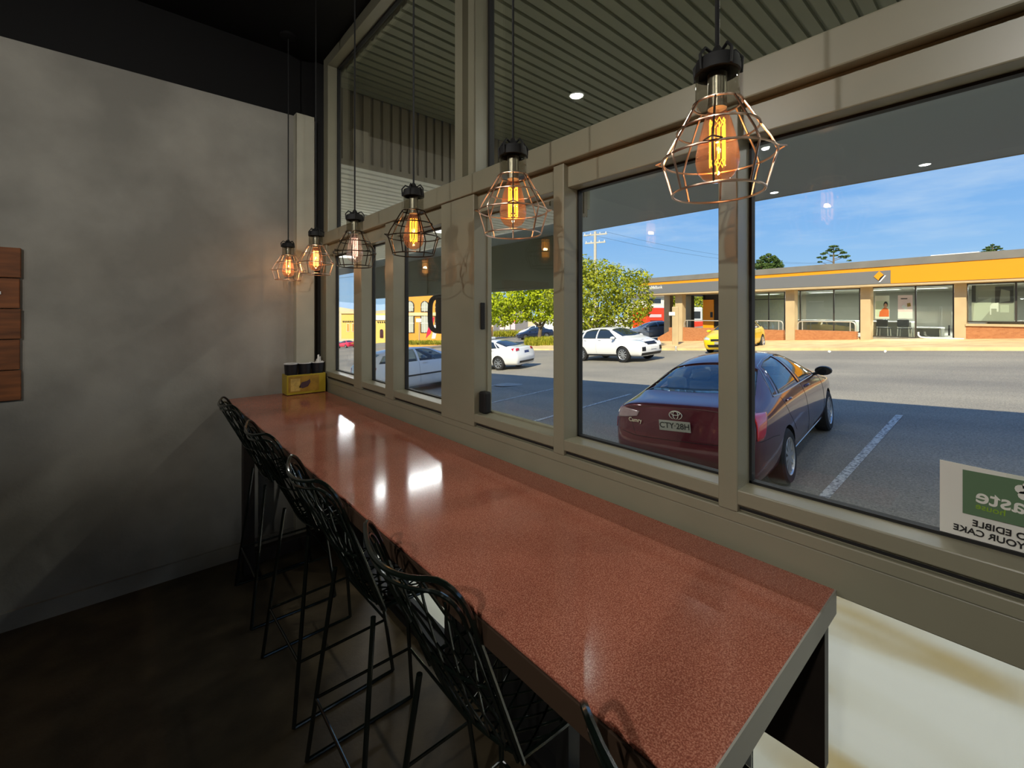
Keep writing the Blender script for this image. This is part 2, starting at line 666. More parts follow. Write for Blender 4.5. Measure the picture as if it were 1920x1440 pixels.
bays = [(YR, 0.43), (0.475, 0.97), (1.017, 1.46), (1.709, 2.18), (2.278, 2.60), (2.72, 3.22)]
for i, (a, b) in enumerate(bays):
    fr = MB()
    s = 0.006
    for (y0, y1, z0, z1) in ((a, a + s, 1.18, 2.0), (b - s, b, 1.18, 2.0), (a, b, 1.18, 1.186), (a, b, 1.994, 2.0)):
        fr.box(GX - 0.010, GX + 0.010, y0, y1, z0, z1)
    w = struct(fr.build('window_%d' % (i + 1), 'frame_dark' if i != 2 else 'frame'))
    MB().box(GX - 0.003, GX + 0.003, a + 0.002, b - 0.002, 1.182, 1.998).build('glass', 'glass', w)
# low panes under the counter rail
for i, (a, b) in enumerate([(YR, 0.43), (0.475, 0.96), (1.70, 2.18)]):
    fr = MB().box(GX - 0.012, GX + 0.012, a, b, 0.06, 0.072)
    fr.box(GX - 0.012, GX + 0.012, a, b, 1.008, 1.02)
    w = struct(fr.build('window_%d' % (i + 7), 'frame_dark'))
    MB().box(GX - 0.003, GX + 0.003, a + 0.002, b - 0.002, 0.066, 1.014).build('glass', 'glass', w)
# clerestory above the header
ctr = MB()
ctr.box(W, 1.16, 1.545, 1.600, 2.157, 3.36)
ctr.box(W, 1.16, 1.450, 1.500, 2.157, 3.36)
ctr.box(W + 0.03, 1.15, 1.500, 1.545, 2.157, 3.36)
struct(ctr.build('trim_27', 'frame'))
top = MB().box(W, 1.16, YR, 3.28, 3.33, 3.40)
struct(top.build('trim_28', 'frame', bevel=0.003))
struct(MB().box(W, 1.16, 3.19, 3.28, 2.157, 3.33).build('trim_29', 'frame', bevel=0.003))
for i, (a, b) in enumerate([(YR, 1.45), (1.60, 3.19)]):
    fr = MB()
    for (y0, y1, z0, z1) in ((a, a + 0.012, 2.157, 3.33), (b - 0.012, b, 2.157, 3.33), (a, b, 3.318, 3.33)):
        fr.box(GX - 0.012, GX + 0.012, y0, y1, z0, z1)
    w = struct(fr.build('window_%d' % (i + 10), 'frame_dark'))
    MB().box(GX - 0.003, GX + 0.003, a + 0.002, b - 0.002, 2.158, 3.325).build('glass', 'glass', w)

# pull handle on the outside, lock cover and flush catch
t = thing('door_handle', 'black rounded loop pull handle fixed outside the wide window post', 'handle', (1.165, 1.935, 1.585))
pts = []
for k in range(28):
    a = 2 * PI * k / 28
    ca, sa = math.cos(a), math.sin(a)
    pts.append((0.040, 0.100 * (abs(ca) ** 0.6) * (1 if ca > 0 else -1), 0.088 * (abs(sa) ** 0.55) * (1 if sa > 0 else -1)))
MB().tube(pts, 0.013, 10, closed=True).build('loop', 'cord', t, smooth=True)
MB().box(-0.016, 0.045, -0.105, -0.045, -0.085, 0.085).build('mounting_plate', 'cord', t, bevel=0.004)
t = thing('lock_cover', 'black rounded lock box at foot of the sliding window beside wide post', 'lock', (1.09, 1.443, 1.182))
MB().box(0, 0.035, -0.028, 0.016, 0, 0.088).build('cover', 'cord', t, bevel=0.008)
t = thing('flush_catch', 'slim black vertical catch set in the sliding window stile', 'catch', (1.10, 1.455, 1.578))
MB().box(0, 0.02, -0.003, 0.005, -0.055, 0.055).build('catch_plate', 'cord', t, bevel=0.003)

# ------------------------------------------------------------------ notice taped to the glass
t = thing('window_notice', 'white paper notice with green logo panel taped to right-hand window pane', 'sign', (GX - 0.005, 0.098, 1.252))
sh = MB()
ROW = []
for j in range(2):
    ROW.append([(0.0 + (0.004 if j and i in (2, 3) else 0), -0.055 * i, -0.066 + 0.132 * j - 0.0025 * i) for i in range(7)])
sh.grid(ROW)
o = sh.build('sheet', 'paper', t)
md = o.modifiers.new('thick', 'SOLIDIFY')
md.thickness = 0.001
xs = -0.0016
gp = MB()
gp.box(xs - 0.0004, xs, -0.225, -0.030, -0.022, 0.056)
gp.build('logo_panel', 'sign_green', t)
# the notice faces the street, so it reads mirrored from in here
for body, y, z, sz, m in (('taste', -0.046, 0.014, 0.036, 'paper'), ('house', -0.046, -0.004, 0.015, 'lime')):
    text('logo_text', body, sz, m, t, (xs - 0.0006, y, z), (0, 1, 0.06), (0, -0.06, 1), 0.0002, bold=sz * 0.014, align='RIGHT')
for body, y, z in (('WE DO EDIBLE', -0.042, -0.036), ('FOR YOUR CAKE', -0.018, -0.051)):
    text('message_text', body, 0.0155, 'ink', t, (xs - 0.0006, y, z), (0, 1, 0.045), (0, -0.045, 1), 0.0002, bold=0.0003, align='RIGHT')
fl = MB()
for k in range(5):
    a = 2 * PI * k / 5 + 0.3
    cy, cz = -0.108 + 0.009 * math.cos(a), 0.038 + 0.009 * math.sin(a)
    fl.prism([(cy + 0.0075 * math.cos(2 * PI * q / 12), cz + 0.0075 * math.sin(2 * PI * q / 12)) for q in range(12)], 'x', xs - 0.0008, xs - 0.0004)
fl.build('logo_flower', 'paper', t)

# ------------------------------------------------------------------ timber board on the end wall
t = thing('timber_sign', 'brown timber board sign hung on the grey end wall', 'sign', (-0.75, YE - 0.025, 1.535))
bd = MB()
for k in range(5):
    z0 = -0.385 + k * 0.154
    bd.box(-0.37, 0.352 - 0.004 * (k % 2), -0.002 * (k % 3), 0.022, z0 + 0.002, z0 + 0.152)
bd.build('board', 'board', t, bevel=0.003)
for (x, z, w_, h_) in ((0.262, 0.155, 0.05, 0.014), (0.25, -0.02, 0.03, 0.014), (0.18, 0.155, 0.05, 0.014)):
    MB().box(x - w_ / 2, x + w_ / 2, -0.0065, -0.005, z - h_ / 2, z + h_ / 2).build('painted_stroke', 'white_paint', t)
for z in (-0.148, -0.295):
    MB().lathe([(0.016, -0.0065), (0.016, -0.004)], 14, (0.265, 0, z), 'y').build('knot', 'ink', t)

# ------------------------------------------------------------------ counter
CT = 1.04
t = thing('counter', 'long red-brown speckled counter on dark legs along the window wall', 'counter', (0.78, 1.8, 0))
cx, cy = 0.78, 1.8
X0, X1, Y0, Y1 = 0.487, W - 0.004, 0.240, YE - 0.012
MB().box(X0 + 0.002 - cx, X1 - cx, Y0 + 0.002 - cy, Y1 - cy, CT - 0.008, CT).build('worktop', 'counter', t, bevel=0.003)
MB().box(X0 - cx, X1 - cx, Y0 - cy + 0.004, Y1 - cy, CT - 0.05, CT - 0.008).build('edging', 'edge', t, bevel=0.002)
MB().box(X0 - cx, X1 - cx, Y0 - cy, Y0 - cy + 0.004, CT - 0.048, CT - 0.001).build('end_edging', 'edge_grey', t)
MB().box(1.035 - cx, 1.06 - cx, Y0 + 0.012 - cy, 3.3 - cy, 0.69, CT - 0.05).build('apron', 'dark_wood', t)
for y in (0.42, 3.07):
    MB().box(0.53 - cx, 0.59 - cx, y - 0.03 - cy, y + 0.03 - cy, 0, CT - 0.05).build('leg', 'dark_wood', t, bevel=0.003)
    if y > 1:
        MB().box(0.59 - cx, 1.03 - cx, y - 0.03 - cy, y + 0.03 - cy, 0.07, 0.15).build('stretcher', 'dark_wood', t, bevel=0.003)
        MB().box(0.5 - cx, 0.62 - cx, y - 0.05 - cy, y + 0.05 - cy, 0, 0.02).build('foot', 'dark_wood', t)

# ------------------------------------------------------------------ caddy with cups
cadx, cady = 0.950, 3.25
t = thing('cutlery_caddy', 'yellow box caddy with printed front in the far corner of the counter', 'caddy', (cadx, cady, CT))
bx = MB()
bx.box(-0.145, 0.105, -0.06, -0.052, 0.012, 0.135)
bx.box(-0.145, 0.105, 0.052, 0.06, 0.012, 0.135)
bx.box(-0.145, -0.137, -0.052, 0.052, 0.012, 0.135)
bx.box(0.097, 0.105, -0.052, 0.052, 0.012, 0.135)
bx.box(-0.145, 0.105, -0.06, 0.06, 0.004, 0.012)
bx.build('box', 'yellow_box', t, bevel=0.002)
MB().box(-0.14, 0.10, -0.055, 0.055, 0.0, 0.005).build('base', 'black', t)
MB().box(-0.135, 0.06, -0.0612, -0.060, 0.02, 0.125).build('front_print', 'ochre', t)
MB().box(-0.122, -0.062, -0.0622, -0.0612, 0.026, 0.11).build('picture', 'tan_print', t)
pr = MB().prism([(-0.07, 0.05), (-0.052, 0.083), (-0.02, 0.088), (0.0, 0.1), (0.004, 0.08), (-0.012, 0.052), (-0.045, 0.042)], 'y', -0.0622, -0.0612)
pr.build('logo', 'purple', t)
CUPS = [(-0.104, 'black paper cup leftmost of three in the yellow caddy'), (-0.016, 'black paper cup in the middle of the yellow caddy'),
        (0.070, 'black paper cup holding white napkins in the yellow caddy')]
cup0 = thing('paper_cup', CUPS[0][1], 'cup', (cadx + CUPS[0][0], cady, CT + 0.0125), group='black cups in the caddy')
MB().lathe([(0.030, 0), (0.033, 0.05), (0.0425, 0.192), (0.041, 0.192), (0.0315, 0.05), (0.0285, 0.004), (0, 0.004)], 24).build('cup_body', 'cup', cup0, smooth=True)
MB().lathe([(0.0418, 0.190), (0.0437, 0.193), (0.0434, 0.197), (0.041, 0.196), (0.0405, 0.191)], 24, close=True).build('rim', 'white_paint', cup0, smooth=True)
for x, lb in CUPS[1:]:
    c = copy_tree(cup0)
    c.location.x = cadx + x
    c['label'] = lb
nap = MB()
for k, (dx, dy, h, a) in enumerate([(-0.012, 0.0, 0.075, 0.1), (0.0, -0.008, 0.105, -0.1), (0.006, 0.008, 0.09, 0.25), (0.017, 0.0, 0.07, -0.2), (0.012, -0.012, 0.06, 0.3)]):
    nap.add([(dx - 0.012, dy, 0.0), (dx + 0.012, dy + 0.004, 0.0), (dx + 0.006 + a * 0.03, dy, h), (dx - 0.004 + a * 0.03, dy + 0.002, h * 0.96)], [(0, 1, 2, 3)])
o = nap.build('paper_napkins', 'white')
o.location = (cadx + 0.074, cady, CT + 0.155)
o.modifiers.new('thick', 'SOLIDIFY').thickness = 0.0015
tag(o, 'white folded paper napkins standing up in the cup by the window', 'napkins')

# ------------------------------------------------------------------ stools
def wire_surface(u, v):
    """back of the stool: u across, v up"""
    hw = 0.172 + 0.006 * v
    bow = 1 - u * u
    x = -0.095 - 0.165 * v - 0.055 * bow * (0.35 + 0.65 * v)
    z = 0.70 + v * (0.425 - 0.020 * bow + 0.012 * u * u)
    return Vector((x, hw * u, z))


def back_rim(inset=0.0, n=12):
    """the rim of the back with its rounded upper corners"""
    e = 1.0 - inset
    pts = [(-e, v / 8 * 0.80) for v in range(9)]
    pts += [(-e + 0.26 * (1 - math.cos(a * PI / 12)), 0.80 + (0.2 - inset) * math.sin(a * PI / 12)) for a in range(1, 7)]
    pts += [(-0.74 + inset + 1.48 * k / n * (1 - inset / 0.74), 1.0 - inset) for k in range(1, n)]
    pts += [(e - 0.26 * (1 - math.cos(a * PI / 12)), 0.80 + (0.2 - inset) * math.sin(a * PI / 12)) for a in range(6, -1, -1)]
    pts += [(e, v / 8 * 0.80) for v in range(7, -1, -1)]
    return [wire_surface(u, v) for u, v in pts]


def seat_surface(u, w):
    hw = 0.172 + 0.012 * math.sin(PI * w)
    x = -0.095 + 0.315 * w - 0.055 * 0.35 * (1 - u * u) * (1 - w)
    z = 0.70 - 0.03 * math.sin(PI * w) * (1 - u * u) + 0.012 * u * u
    return Vector((x, hw * u, z))


def clipline(surf, u0, k, n=9):
    pts = []
    for i in range(n):
        v = i / (n - 1)
        u = u0 + k * v
        if -1.0 <= u <= 1.0 and not (surf is wire_surface and v > 0.8 and abs(u) > 0.74 + 0.26 * math.sqrt(max(0, 1 - ((v - 0.8) / 0.2) ** 2))):
            pts.append(surf(u, v))
    return pts


STOOLS = [0.19, 0.82, 1.42, 2.06, 2.76]
st = thing('wire_stool', 'black wire bar stool nearest the open end of the counter', 'stool', (0.685, STOOLS[0], 0), group='wire stools along the counter')
fr = MB()
fr.tube(back_rim(), 0.0055, 7)
fr.tube([q + Vector((-0.004, 0, 0)) for q in back_rim(0.055)], 0.0042, 6)
fr.build('back_frame', 'wire', st, smooth=True)
la = MB()
for i in range(-7, 9):
    for k in (0.62, -0.62):
        p = clipline(wire_surface, -1.0 + 0.25 * i - (0 if k > 0 else -0.25), k)
        if len(p) > 1:
            la.tube(p, 0.0028, 5)
la.tube([wire_surface(-1 + 2 * i / 16, 0.42) for i in range(17)], 0.0035, 6)
la.build('back_lattice', 'wire', st, smooth=True)
sf = MB()
ring = [seat_surface(-1 + 2 * i / 12, 0) for i in range(13)] + [seat_surface(1, i / 6) for i in range(1, 7)] + [seat_surface(1 - 2 * i / 12, 1) for i in range(1, 13)] + [seat_surface(-1, 1 - i / 6) for i in range(1, 6)]
sf.tube(ring, 0.0055, 7, closed=True)
sf.build('seat_frame', 'wire', st, smooth=True)
sl = MB()
for i in range(-7, 9):
    for k in (0.9, -0.9):
        p = clipline(seat_surface, -1.0 + 0.25 * i, k)
        if len(p) > 1:
            sl.tube(p, 0.0028, 5)
sl.build('seat_lattice', 'wire', st, smooth=True)
for sx in (-1, 1):
    for sy in (-1, 1):
        MB().tube([(sx * 0.13, sy * 0.165, 0.692), (sx * 0.205, sy * 0.235, 0.006)], 0.008, 8).build('leg', 'wire', st, smooth=True)
for sy in (-1, 1):
    MB().tube([(-0.205, sy * 0.235, 0.007), (0.205, sy * 0.235, 0.007)], 0.007, 8).build('runner', 'wire', st, smooth=True)
fx, fy, fz = 0.181, 0.2125, 0.23
MB().tube([(-fx, -fy, fz), (fx, -fy, fz), (fx, fy, fz), (-fx, fy, fz)], 0.0065, 8, closed=True).build('footrest', 'wire', st, smooth=True)
SL = ['', 'black wire bar stool second from the open end of the counter', 'black wire bar stool third from the open end, middle of the row of five',
      'black wire bar stool second from the grey end wall', 'black wire bar stool nearest the grey end wall']
for i in range(1, 5):
    c = copy_tree(st)
    c.location.y = STOOLS[i]
    c.rotation_euler.z = (0.02, -0.015, 0.02, -0.02)[i - 1]
    c['label'] = SL[i]

# ------------------------------------------------------------------ pendant lamps
PXX = 0.80
PY = [0.357 + 0.5555 * i for i in range(6)]
# local z = 0 at the bottom ring (1.809 above the floor)
ZB = 1.806
PL = ['large caged pendant lamp nearest the open end, highest in view over the red counter',
      'caged pendant lamp second from the open end of the counter, amber bulb',
      'caged pendant lamp third from the open end, amber bulb in front of the wide post',
      'caged pendant lamp with clear, pale rosy bulb, fourth from the open end',
      'caged pendant lamp second from the grey end wall, pale warm bulb',
      'caged pendant lamp closest to the grey end wall']


def ring_pts(r, z, n=28, loops=0, amp=0.0):
    return [((r + amp * 0) * math.cos(2 * PI * k / n), r * math.sin(2 * PI * k / n), z) for k in range(n)]


def pendant(i):
    p = thing('pendant_lamp', PL[i], 'lamp', (PXX, PY[i], ZB), rz=0.35 + 0.5 * i, group='caged pendant lamps over the counter')
    MB().tube([(0, 0, 0.225), (0, 0, 3.40 - ZB)], 0.0035 if i else 0.0042, 6).build('cord', 'cord', p, smooth=True)
    MB().lathe([(0.0, 3.40 - ZB), (0.05, 3.40 - ZB), (0.05, 3.385 - ZB), (0.012, 3.375 - ZB), (0, 3.375 - ZB)], 20).build('ceiling_rose', 'black', p, smooth=True)
    MB().lathe([(0.005, 0.262), (0.012, 0.25), (0.020, 0.243), (0.036, 0.236), (0.0385, 0.222), (0.0385, 0.212), (0.0, 0.212)], 24).build('cap', 'cord', p, smooth=True)
    lp = MB()
    for k in range(5):
        a = 2 * PI * k / 5
        c_, s_ = math.cos(a), math.sin(a)
        lp.tube([(0.012 * c_, 0.012 * s_, 0.246), (0.030 * c_, 0.030 * s_, 0.252), (0.042 * c_, 0.042 * s_, 0.238), (0.040 * c_, 0.040 * s_, 0.212)], 0.0028, 6)
    lp.build('cap_wire_bows', 'cord', p, smooth=True)
    MB().lathe([(0.0, 0.212), (0.034, 0.212), (0.0365, 0.206), (0.0365, 0.165), (0.034, 0.16), (0.034, 0.156), (0.02, 0.156), (0.0, 0.156)], 28).build('socket', 'socket_clear', p, smooth=True)
    MB().lathe([(0.0, 0.212), (0.016, 0.212), (0.016, 0.150), (0.0, 0.148)], 18).build('lamp_holder', 'socket', p, smooth=True)
    cg = MB()
    for r, z in ((0.041, 0.158), (0.068, 0.112), (0.094, 0.062), (0.076, 0.0)):
        cg.tube(ring_pts(r, z), 0.0022, 6, closed=True)
    for k in range(8):
        a = 2 * PI * k / 8
        c_, s_ = math.cos(a), math.sin(a)
        prof = [(0.041, 0.158), (0.052, 0.140), (0.068, 0.112), (0.084, 0.085), (0.094, 0.062), (0.090, 0.050), (0.076, 0.0)]
        cg.tube([(r * c_, r * s_, z) for r, z in prof], 0.0020, 6)
    for k in range(8):          # wire eyes on the widest ring
        a = 2 * PI * k / 8
        c_, s_ = math.cos(a), math.sin(a)
        if k % 2 == 0:
            cg.tube([(0.094 * c_ - 0.014 * s_, 0.094 * s_ + 0.014 * c_, 0.064), (0.106 * c_, 0.106 * s_, 0.066), (0.094 * c_ + 0.014 * s_, 0.094 * s_ - 0.014 * c_, 0.064)], 0.0016, 5)
    cg.build('cage', 'copper' if i in (0, 1, 4, 5) else 'cage_dark', p, smooth=True)
    b = MB().lathe([(0.0145, 0.150), (0.017, 0.142), (0.023, 0.128), (0.030, 0.100), (0.0355, 0.072), (0.0368, 0.056), (0.033, 0.038), (0.024, 0.026), (0.010, 0.019), (0, 0.018)], 28).build(
        'bulb', 'clear' if i == 3 else 'amber', p, smooth=True)
    f = MB()
    for k in range(9):
        a = 2 * PI * k / 9
        c_, s_ = 0.0125 * math.cos(a), 0.0125 * math.sin(a)
        f.tube([(c_, s_, 0.122), (c_ * 1.02, s_ * 1.02, 0.056)], 0.0011, 5)
    for zz, zt_ in ((0.122, 0.130), (0.056, 0.047)):
        f.tube([(0.0125 * math.cos(2 * PI * k / 18), 0.0125 * math.sin(2 * PI * k / 18), zz if k % 2 else zt_) for k in range(18)], 0.0010, 5, closed=True)
    f.tube([(0.0125, 0, 0.05), (0, 0, 0.033), (-0.0125, 0, 0.05)], 0.001, 5)
    f.build('filament', 'filament_dim' if i == 3 else ('filament_hot' if i > 3 else 'filament'), b, smooth=True)
    MB().tube([(0, 0, 0.148), (0, 0, 0.09)], 0.003, 8).build('glass_stem', 'clear', b, smooth=True)
    ld = bpy.data.lights.new('bulb_light', 'POINT')
    ld.energy = (0.5, 0.4, 0.35, 0.15, 0.7, 1.0)[i]
    ld.color = (1.0, 0.72, 0.42)
    ld.shadow_soft_size = 0.006
    lo = bpy.data.objects.new('bulb_light', ld)
    COL.objects.link(lo)
    lo.parent = p
    lo.location = (0, 0, 0.085)
    return p


M['socket_clear'] = glass_mat('clear_acrylic_socket', (214, 212, 204), 1.5)
M['cage_dark'] = mat('dark_bronze_wire', (70, 58, 46), 0.3, metal=1.0)
for i in range(6):
    pendant(i)

# ------------------------------------------------------------------ ceiling downlights added behind the viewer to brighten the room
def interior_light(i, x, y, e, lb):
    t = thing('fill_downlight', lb, 'light', (x, y, 3.40))
    MB().lathe([(0.05, 0.0), (0.052, -0.006), (0.04, -0.008), (0.026, -0.002)], 24, close=True).build('trim_ring', 'white_paint', t, smooth=True)
    MB().lathe([(0.0, -0.003), (0.026, -0.003)], 24).build('diffuser', 'lamp_on', t)
    ld = bpy.data.lights.new('downlight_beam', 'AREA')
    ld.shape = 'DISK'
    ld.size = 0.12
    ld.energy = e
    ld.color = (1.0, 0.98, 0.92)
    lo = bpy.data.objects.new('downlight_beam', ld)
    COL.objects.link(lo)
    lo.parent = t
    lo.location = (0, 0, -0.02)


interior_light(0, -1.0, -1.9, 5, 'added round white ceiling downlight behind the viewer beside the right wall')
interior_light(1, 0.3, -2.6, 5, 'added round white ceiling downlight behind the viewer near the windows')


def spotlight(x, y, aim, e, lb, ang=62):  # added lamps behind the viewer, filling the end wall and window frames
    t = thing('fill_spotlight', lb, 'light', (x, y, 3.40))
    d = (Vector(aim) - Vector((x, y, 3.22))).normalized()
    MB().box(-0.06, 0.06, -0.02, 0.02, -0.025, 0.0).build('track_adapter', 'black', t, bevel=0.004)
    MB().tube([(0, 0, -0.02), (0, 0, -0.18)], 0.008, 8).build('stem', 'black', t, smooth=True)
    o = Vector((0, 0, -0.18))
    MB().tube([o - d * 0.07, o - d * 0.06, o + d * 0.06, o + d * 0.07], [0.03, 0.04, 0.045, 0.043], 20).build('head', 'black', t, smooth=True)
    lens = MB().lathe([(0.0, 0.0), (0.034, 0.0)], 20).build('lens', 'lamp_on', t)
    lens.location = o + d * 0.072
    lens.rotation_euler = (-d).to_track_quat('-Z', 'Y').to_euler()
    ld = bpy.data.lights.new('spot_beam', 'SPOT')
    ld.energy = e
    ld.spot_size = math.radians(ang)
    ld.spot_blend = 1.0
    ld.shadow_soft_size = 0.04
    ld.color = (1.0, 0.97, 0.91)
    lo = bpy.data.objects.new('spot_beam', ld)
    COL.objects.link(lo)
    lo.parent = t
    lo.location = o + d * 0.10
    lo.rotation_euler = d.to_track_quat('-Z', 'Y').to_euler()


spotlight(-2.0, -1.4, (0.45, YE, 2.2), 270, 'added black track spotlight aimed at the top of the grey end wall', 44)
spotlight(-3.0, -0.6, (-0.8, YE, 2.6), 85, 'added black track spotlight nearer the back wall, aimed at the timber board', 46)
spotlight(-2.4, 1.6, (W, 1.5, 1.9), 95, 'added black track spotlight aimed at the middle window posts', 66)
spotlight(-2.4, -0.4, (W, 0.2, 1.75), 170, 'added black track spotlight aimed at the widest window pane', 70)

# ================================================================== AWNING over the footpath
SZ = 3.30
aw = thing('awning', 'large olive awning with ribbed soffit over the footpath outside', 'awning', (4.2, 0, SZ))
rib = MB()
prof = []
y = -7.0
while y < 3.4:
    prof += [(y, 0.0), (y + 0.060, 0.0), (y + 0.064, 0.018), (y + 0.080, 0.018)]
    y += 0.0846
prof.append((3.4, 0.018))
rib.grid([[(X - 4.2, yy, zz) for yy, zz in prof] for X in (1.17, 2.7, 4.2)])
o = rib.build('ribbed_soffit', 'awning', aw, fix=False)
MB().box(1.17 - 4.2, 4.30 - 4.2, -7.0, 3.39, 0.025, 0.29).build('roof_deck', 'awning', aw)
MB().box(4.20 - 4.2, 7.24 - 4.2, -7.0, 24.0, 0.0, 0.30).build('outer_deck', 'awning_outer', aw)
MB().box(7.22 - 4.2, 7.30 - 4.2, -7.0, 24.0, 0.0, 0.38).build('fascia', 'awning', aw, bevel=0.01)
MB().box(4.13 - 4.2, 4.22 - 4.2, 3.41, 24.0, 2.84 - SZ, 0.29).build('sun_block_panel', 'awning', aw)  # unseen panel added to block stray sun above the low awning
bh = MB()
prof = []
x = 1.17
while x < 4.15:
    prof += [(x, 0.0), (x + 0.058, 0.0), (x + 0.062, 0.02), (x + 0.078, 0.02)]
    x += 0.0815
bh.grid([[(xx - 4.2, 3.40 + yy, zz) for xx, yy in prof] for zz in (2.74 - SZ, 0.02)])
bh.build('ribbed_bulkhead', 'bulkhead', aw, fix=False)
MB().box(1.17 - 4.2, 4.10 - 4.2, 3.385, 3.40, 2.725 - SZ, 2.765 - SZ).build('bulkhead_trim', 'bulkhead', aw)

la = thing('low_awning', 'lower white ribbed awning beyond the brown bulkhead', 'awning', (2.6, 9, 2.74))
lr = MB()
prof = []
y = 3.44
while y < 20:
    prof += [(y, 0.0), (y + 0.08, 0.0), (y + 0.09, 0.02), (y + 0.115, 0.02)]
    y += 0.125
lr.grid([[(X - 2.6, yy - 9, zz) for yy, zz in prof] for X in (1.17, 4.06)])
lr.build('ribbed_soffit', 'awning_white', la, fix=False)
MB().box(1.17 - 2.6, 4.10 - 2.6, 3.44 - 9, 20 - 9, 0.022, 0.12).build('roof_deck', 'awning_white', la)
MB().box(4.06 - 2.6, 4.12 - 2.6, 3.44 - 9, 20 - 9, -0.01, 0.2).build('fascia', 'white_paint', la)

for k, (yb, lb, en) in enumerate(((5.1, 'lit white batten light under the low ribbed awning, nearest the brown bulkhead', 40),
                                  (8.6, 'added white batten light under the low ribbed awning, second from the brown bulkhead', 90),  # this batten and the next are added, out of view, to brighten the hatchback
                                  (12.4, 'added white batten light under the low ribbed awning, farthest from the brown bulkhead', 110))):
    bt = thing('batten_light', lb, 'light', (2.7, yb, 2.705), group='batten lights under the low awning')
    MB().box(-0.72, 0.72, -0.045, 0.045, 0.0, 0.03).build('tray', 'white_paint', bt)
    MB().box(-0.70, 0.70, -0.035, 0.035, -0.04, 0.0).build('diffuser', 'lamp_on_soft', bt, bevel=0.012)
    ld = bpy.data.lights.new('batten_glow', 'AREA')
    ld.shape = 'RECTANGLE'
    ld.size = 1.38
    ld.size_y = 0.07
    ld.energy = en
    lo = bpy.data.objects.new('batten_glow', ld)
    COL.objects.link(lo)
    lo.parent = bt
    lo.location = (0, 0, -0.05)

dl0 = None
GRIDL = [(x, y) for x in (2.67, 4.80, 6.93) for y in (2.29, 0.72, -0.85, -2.42)]
for k, (x, y) in enumerate(GRIDL):
    row = {2.67: 'first row out from the windows', 4.80: 'middle row of the awning', 6.93: 'outer row by the awning edge'}[x]
    pos = {2.29: 'nearest the brown bulkhead', 0.72: 'second from the bulkhead', -0.85: 'third from the bulkhead', -2.42: 'farthest from the bulkhead'}[y]
    lb = 'round lit awning downlight, %s, %s' % (row, pos)
    if dl0 is None:
        dl0 = thing('awning_downlight', lb, 'light', (x, y, SZ), group='round downlights in the awning soffit')
        MB().lathe([(0.045, 0.0), (0.055, -0.006), (0.06, -0.002), (0.06, 0.0)], 24).build('trim_ring', 'white_paint', dl0, smooth=True)
        MB().lathe([(0.0, -0.006), (0.047, -0.006)], 24).build('diffuser', 'lamp_on', dl0)
        c = dl0
    else:
        c = copy_tree(dl0)
        c.location = (x, y, SZ)
        c['label'] = lb
    ld = bpy.data.lights.new('awning_beam', 'AREA')
    ld.shape = 'DISK'
    ld.size = 0.10
    ld.energy = 6 if x < 3 else (2 if x < 5 else 1)
    ld.color = (1.0, 0.97, 0.9)
    lo = bpy.data.objects.new('awning_beam', ld)
    COL.objects.link(lo)
    lo.parent = c
    lo.location = (0, 0, -0.03)

# hanging panel below the far awning edge, with its posts
hp = thing('hanging_panel', 'dark olive panel hung below the far end of the awning edge', 'panel', (7.1, 11.5, 2.16))
MB().box(-0.04, 0.04, -5.1, 5.6, 0.0, 1.125).build('panel', 'fascia_dark', hp)
MB().box(-0.07, 0.07, -5.1, 5.6, -0.03, 0.03).build('bottom_rail', 'fascia_dark', hp)
for yy in (-4.9, -2.2, 0.6, 3.2):
    MB().box(-0.08, -0.03, yy - 0.06, yy + 0.06, 0.0, 1.125).build('stiffener', 'fascia_dark', hp)
pp = thing('awning_post', 'white square post holding up the low awning', 'post', (4.08, 9.45, -0.5))
MB().box(-0.07, 0.07, -0.07, 0.07, 0, 3.225).build('shaft', 'white_paint', pp, bevel=0.01)
MB().box(-0.12, 0.12, -0.12, 0.12, 0, 0.04).build('base_plate', 'white_paint', pp)

# solid blocks of the neighbouring shops, so that daylight only comes in at the front
struct(MB().box(-6.0, 1.16, 3.62, 26, -3.0, 3.6).build('wall_neighbour', 'wall'))
struct(MB().box(-6.0, 1.16, -12, -3.42, -1.0, 3.6).build('wall_corner', 'wall'))
struct(MB().box(-6.2, 1.16, -12, 26, 3.62, 3.8).build('roof', 'awning'))

# ================================================================== ground outside
gnd = MB()
xs_ = [4.3 + (150 - 4.3) * (k / 30) ** 1.6 for k in range(31)]
ys_ = [-60 + 260 * k / 40 for k in range(41)]
gnd.grid([[(x, y, gz(x, y)) for y in ys_] for x in xs_])
struct(gnd.build('ground', 'asphalt'))


def fpz(y):
    return -0.015 - 0.012 * y if y < 3 else -0.051 - 0.06 * (y - 3)


pav = MB()
ys_ = [-9 + 0.5 * k for k in range(60)]
pav.grid([[(x, y, fpz(y)) for y in ys_] for x in (1.165, 2.2, 3.2, 4.28)])
pav.grid([[(4.28, y, fpz(y)) for y in ys_], [(4.33, y, gz(4.33, y) - 0.05) for y in ys_]])
struct(pav.build('footpath', 'pavement'))


def bay_line(y0, xa, xb, dy=0.0, w=0.1):
    m_ = MB()
    N = 10
    rows = []
    for s in (-1, 1):
        rows.append([(xa + (xb - xa) * k / N, y0 + dy * k / N + s * w / 2, gz(xa + (xb - xa) * k / N, y0 + dy * k / N + s * w / 2) + 0.006) for k in range(N + 1)])
    m_.grid(rows)
    return m_.build('parking_line', 'line')


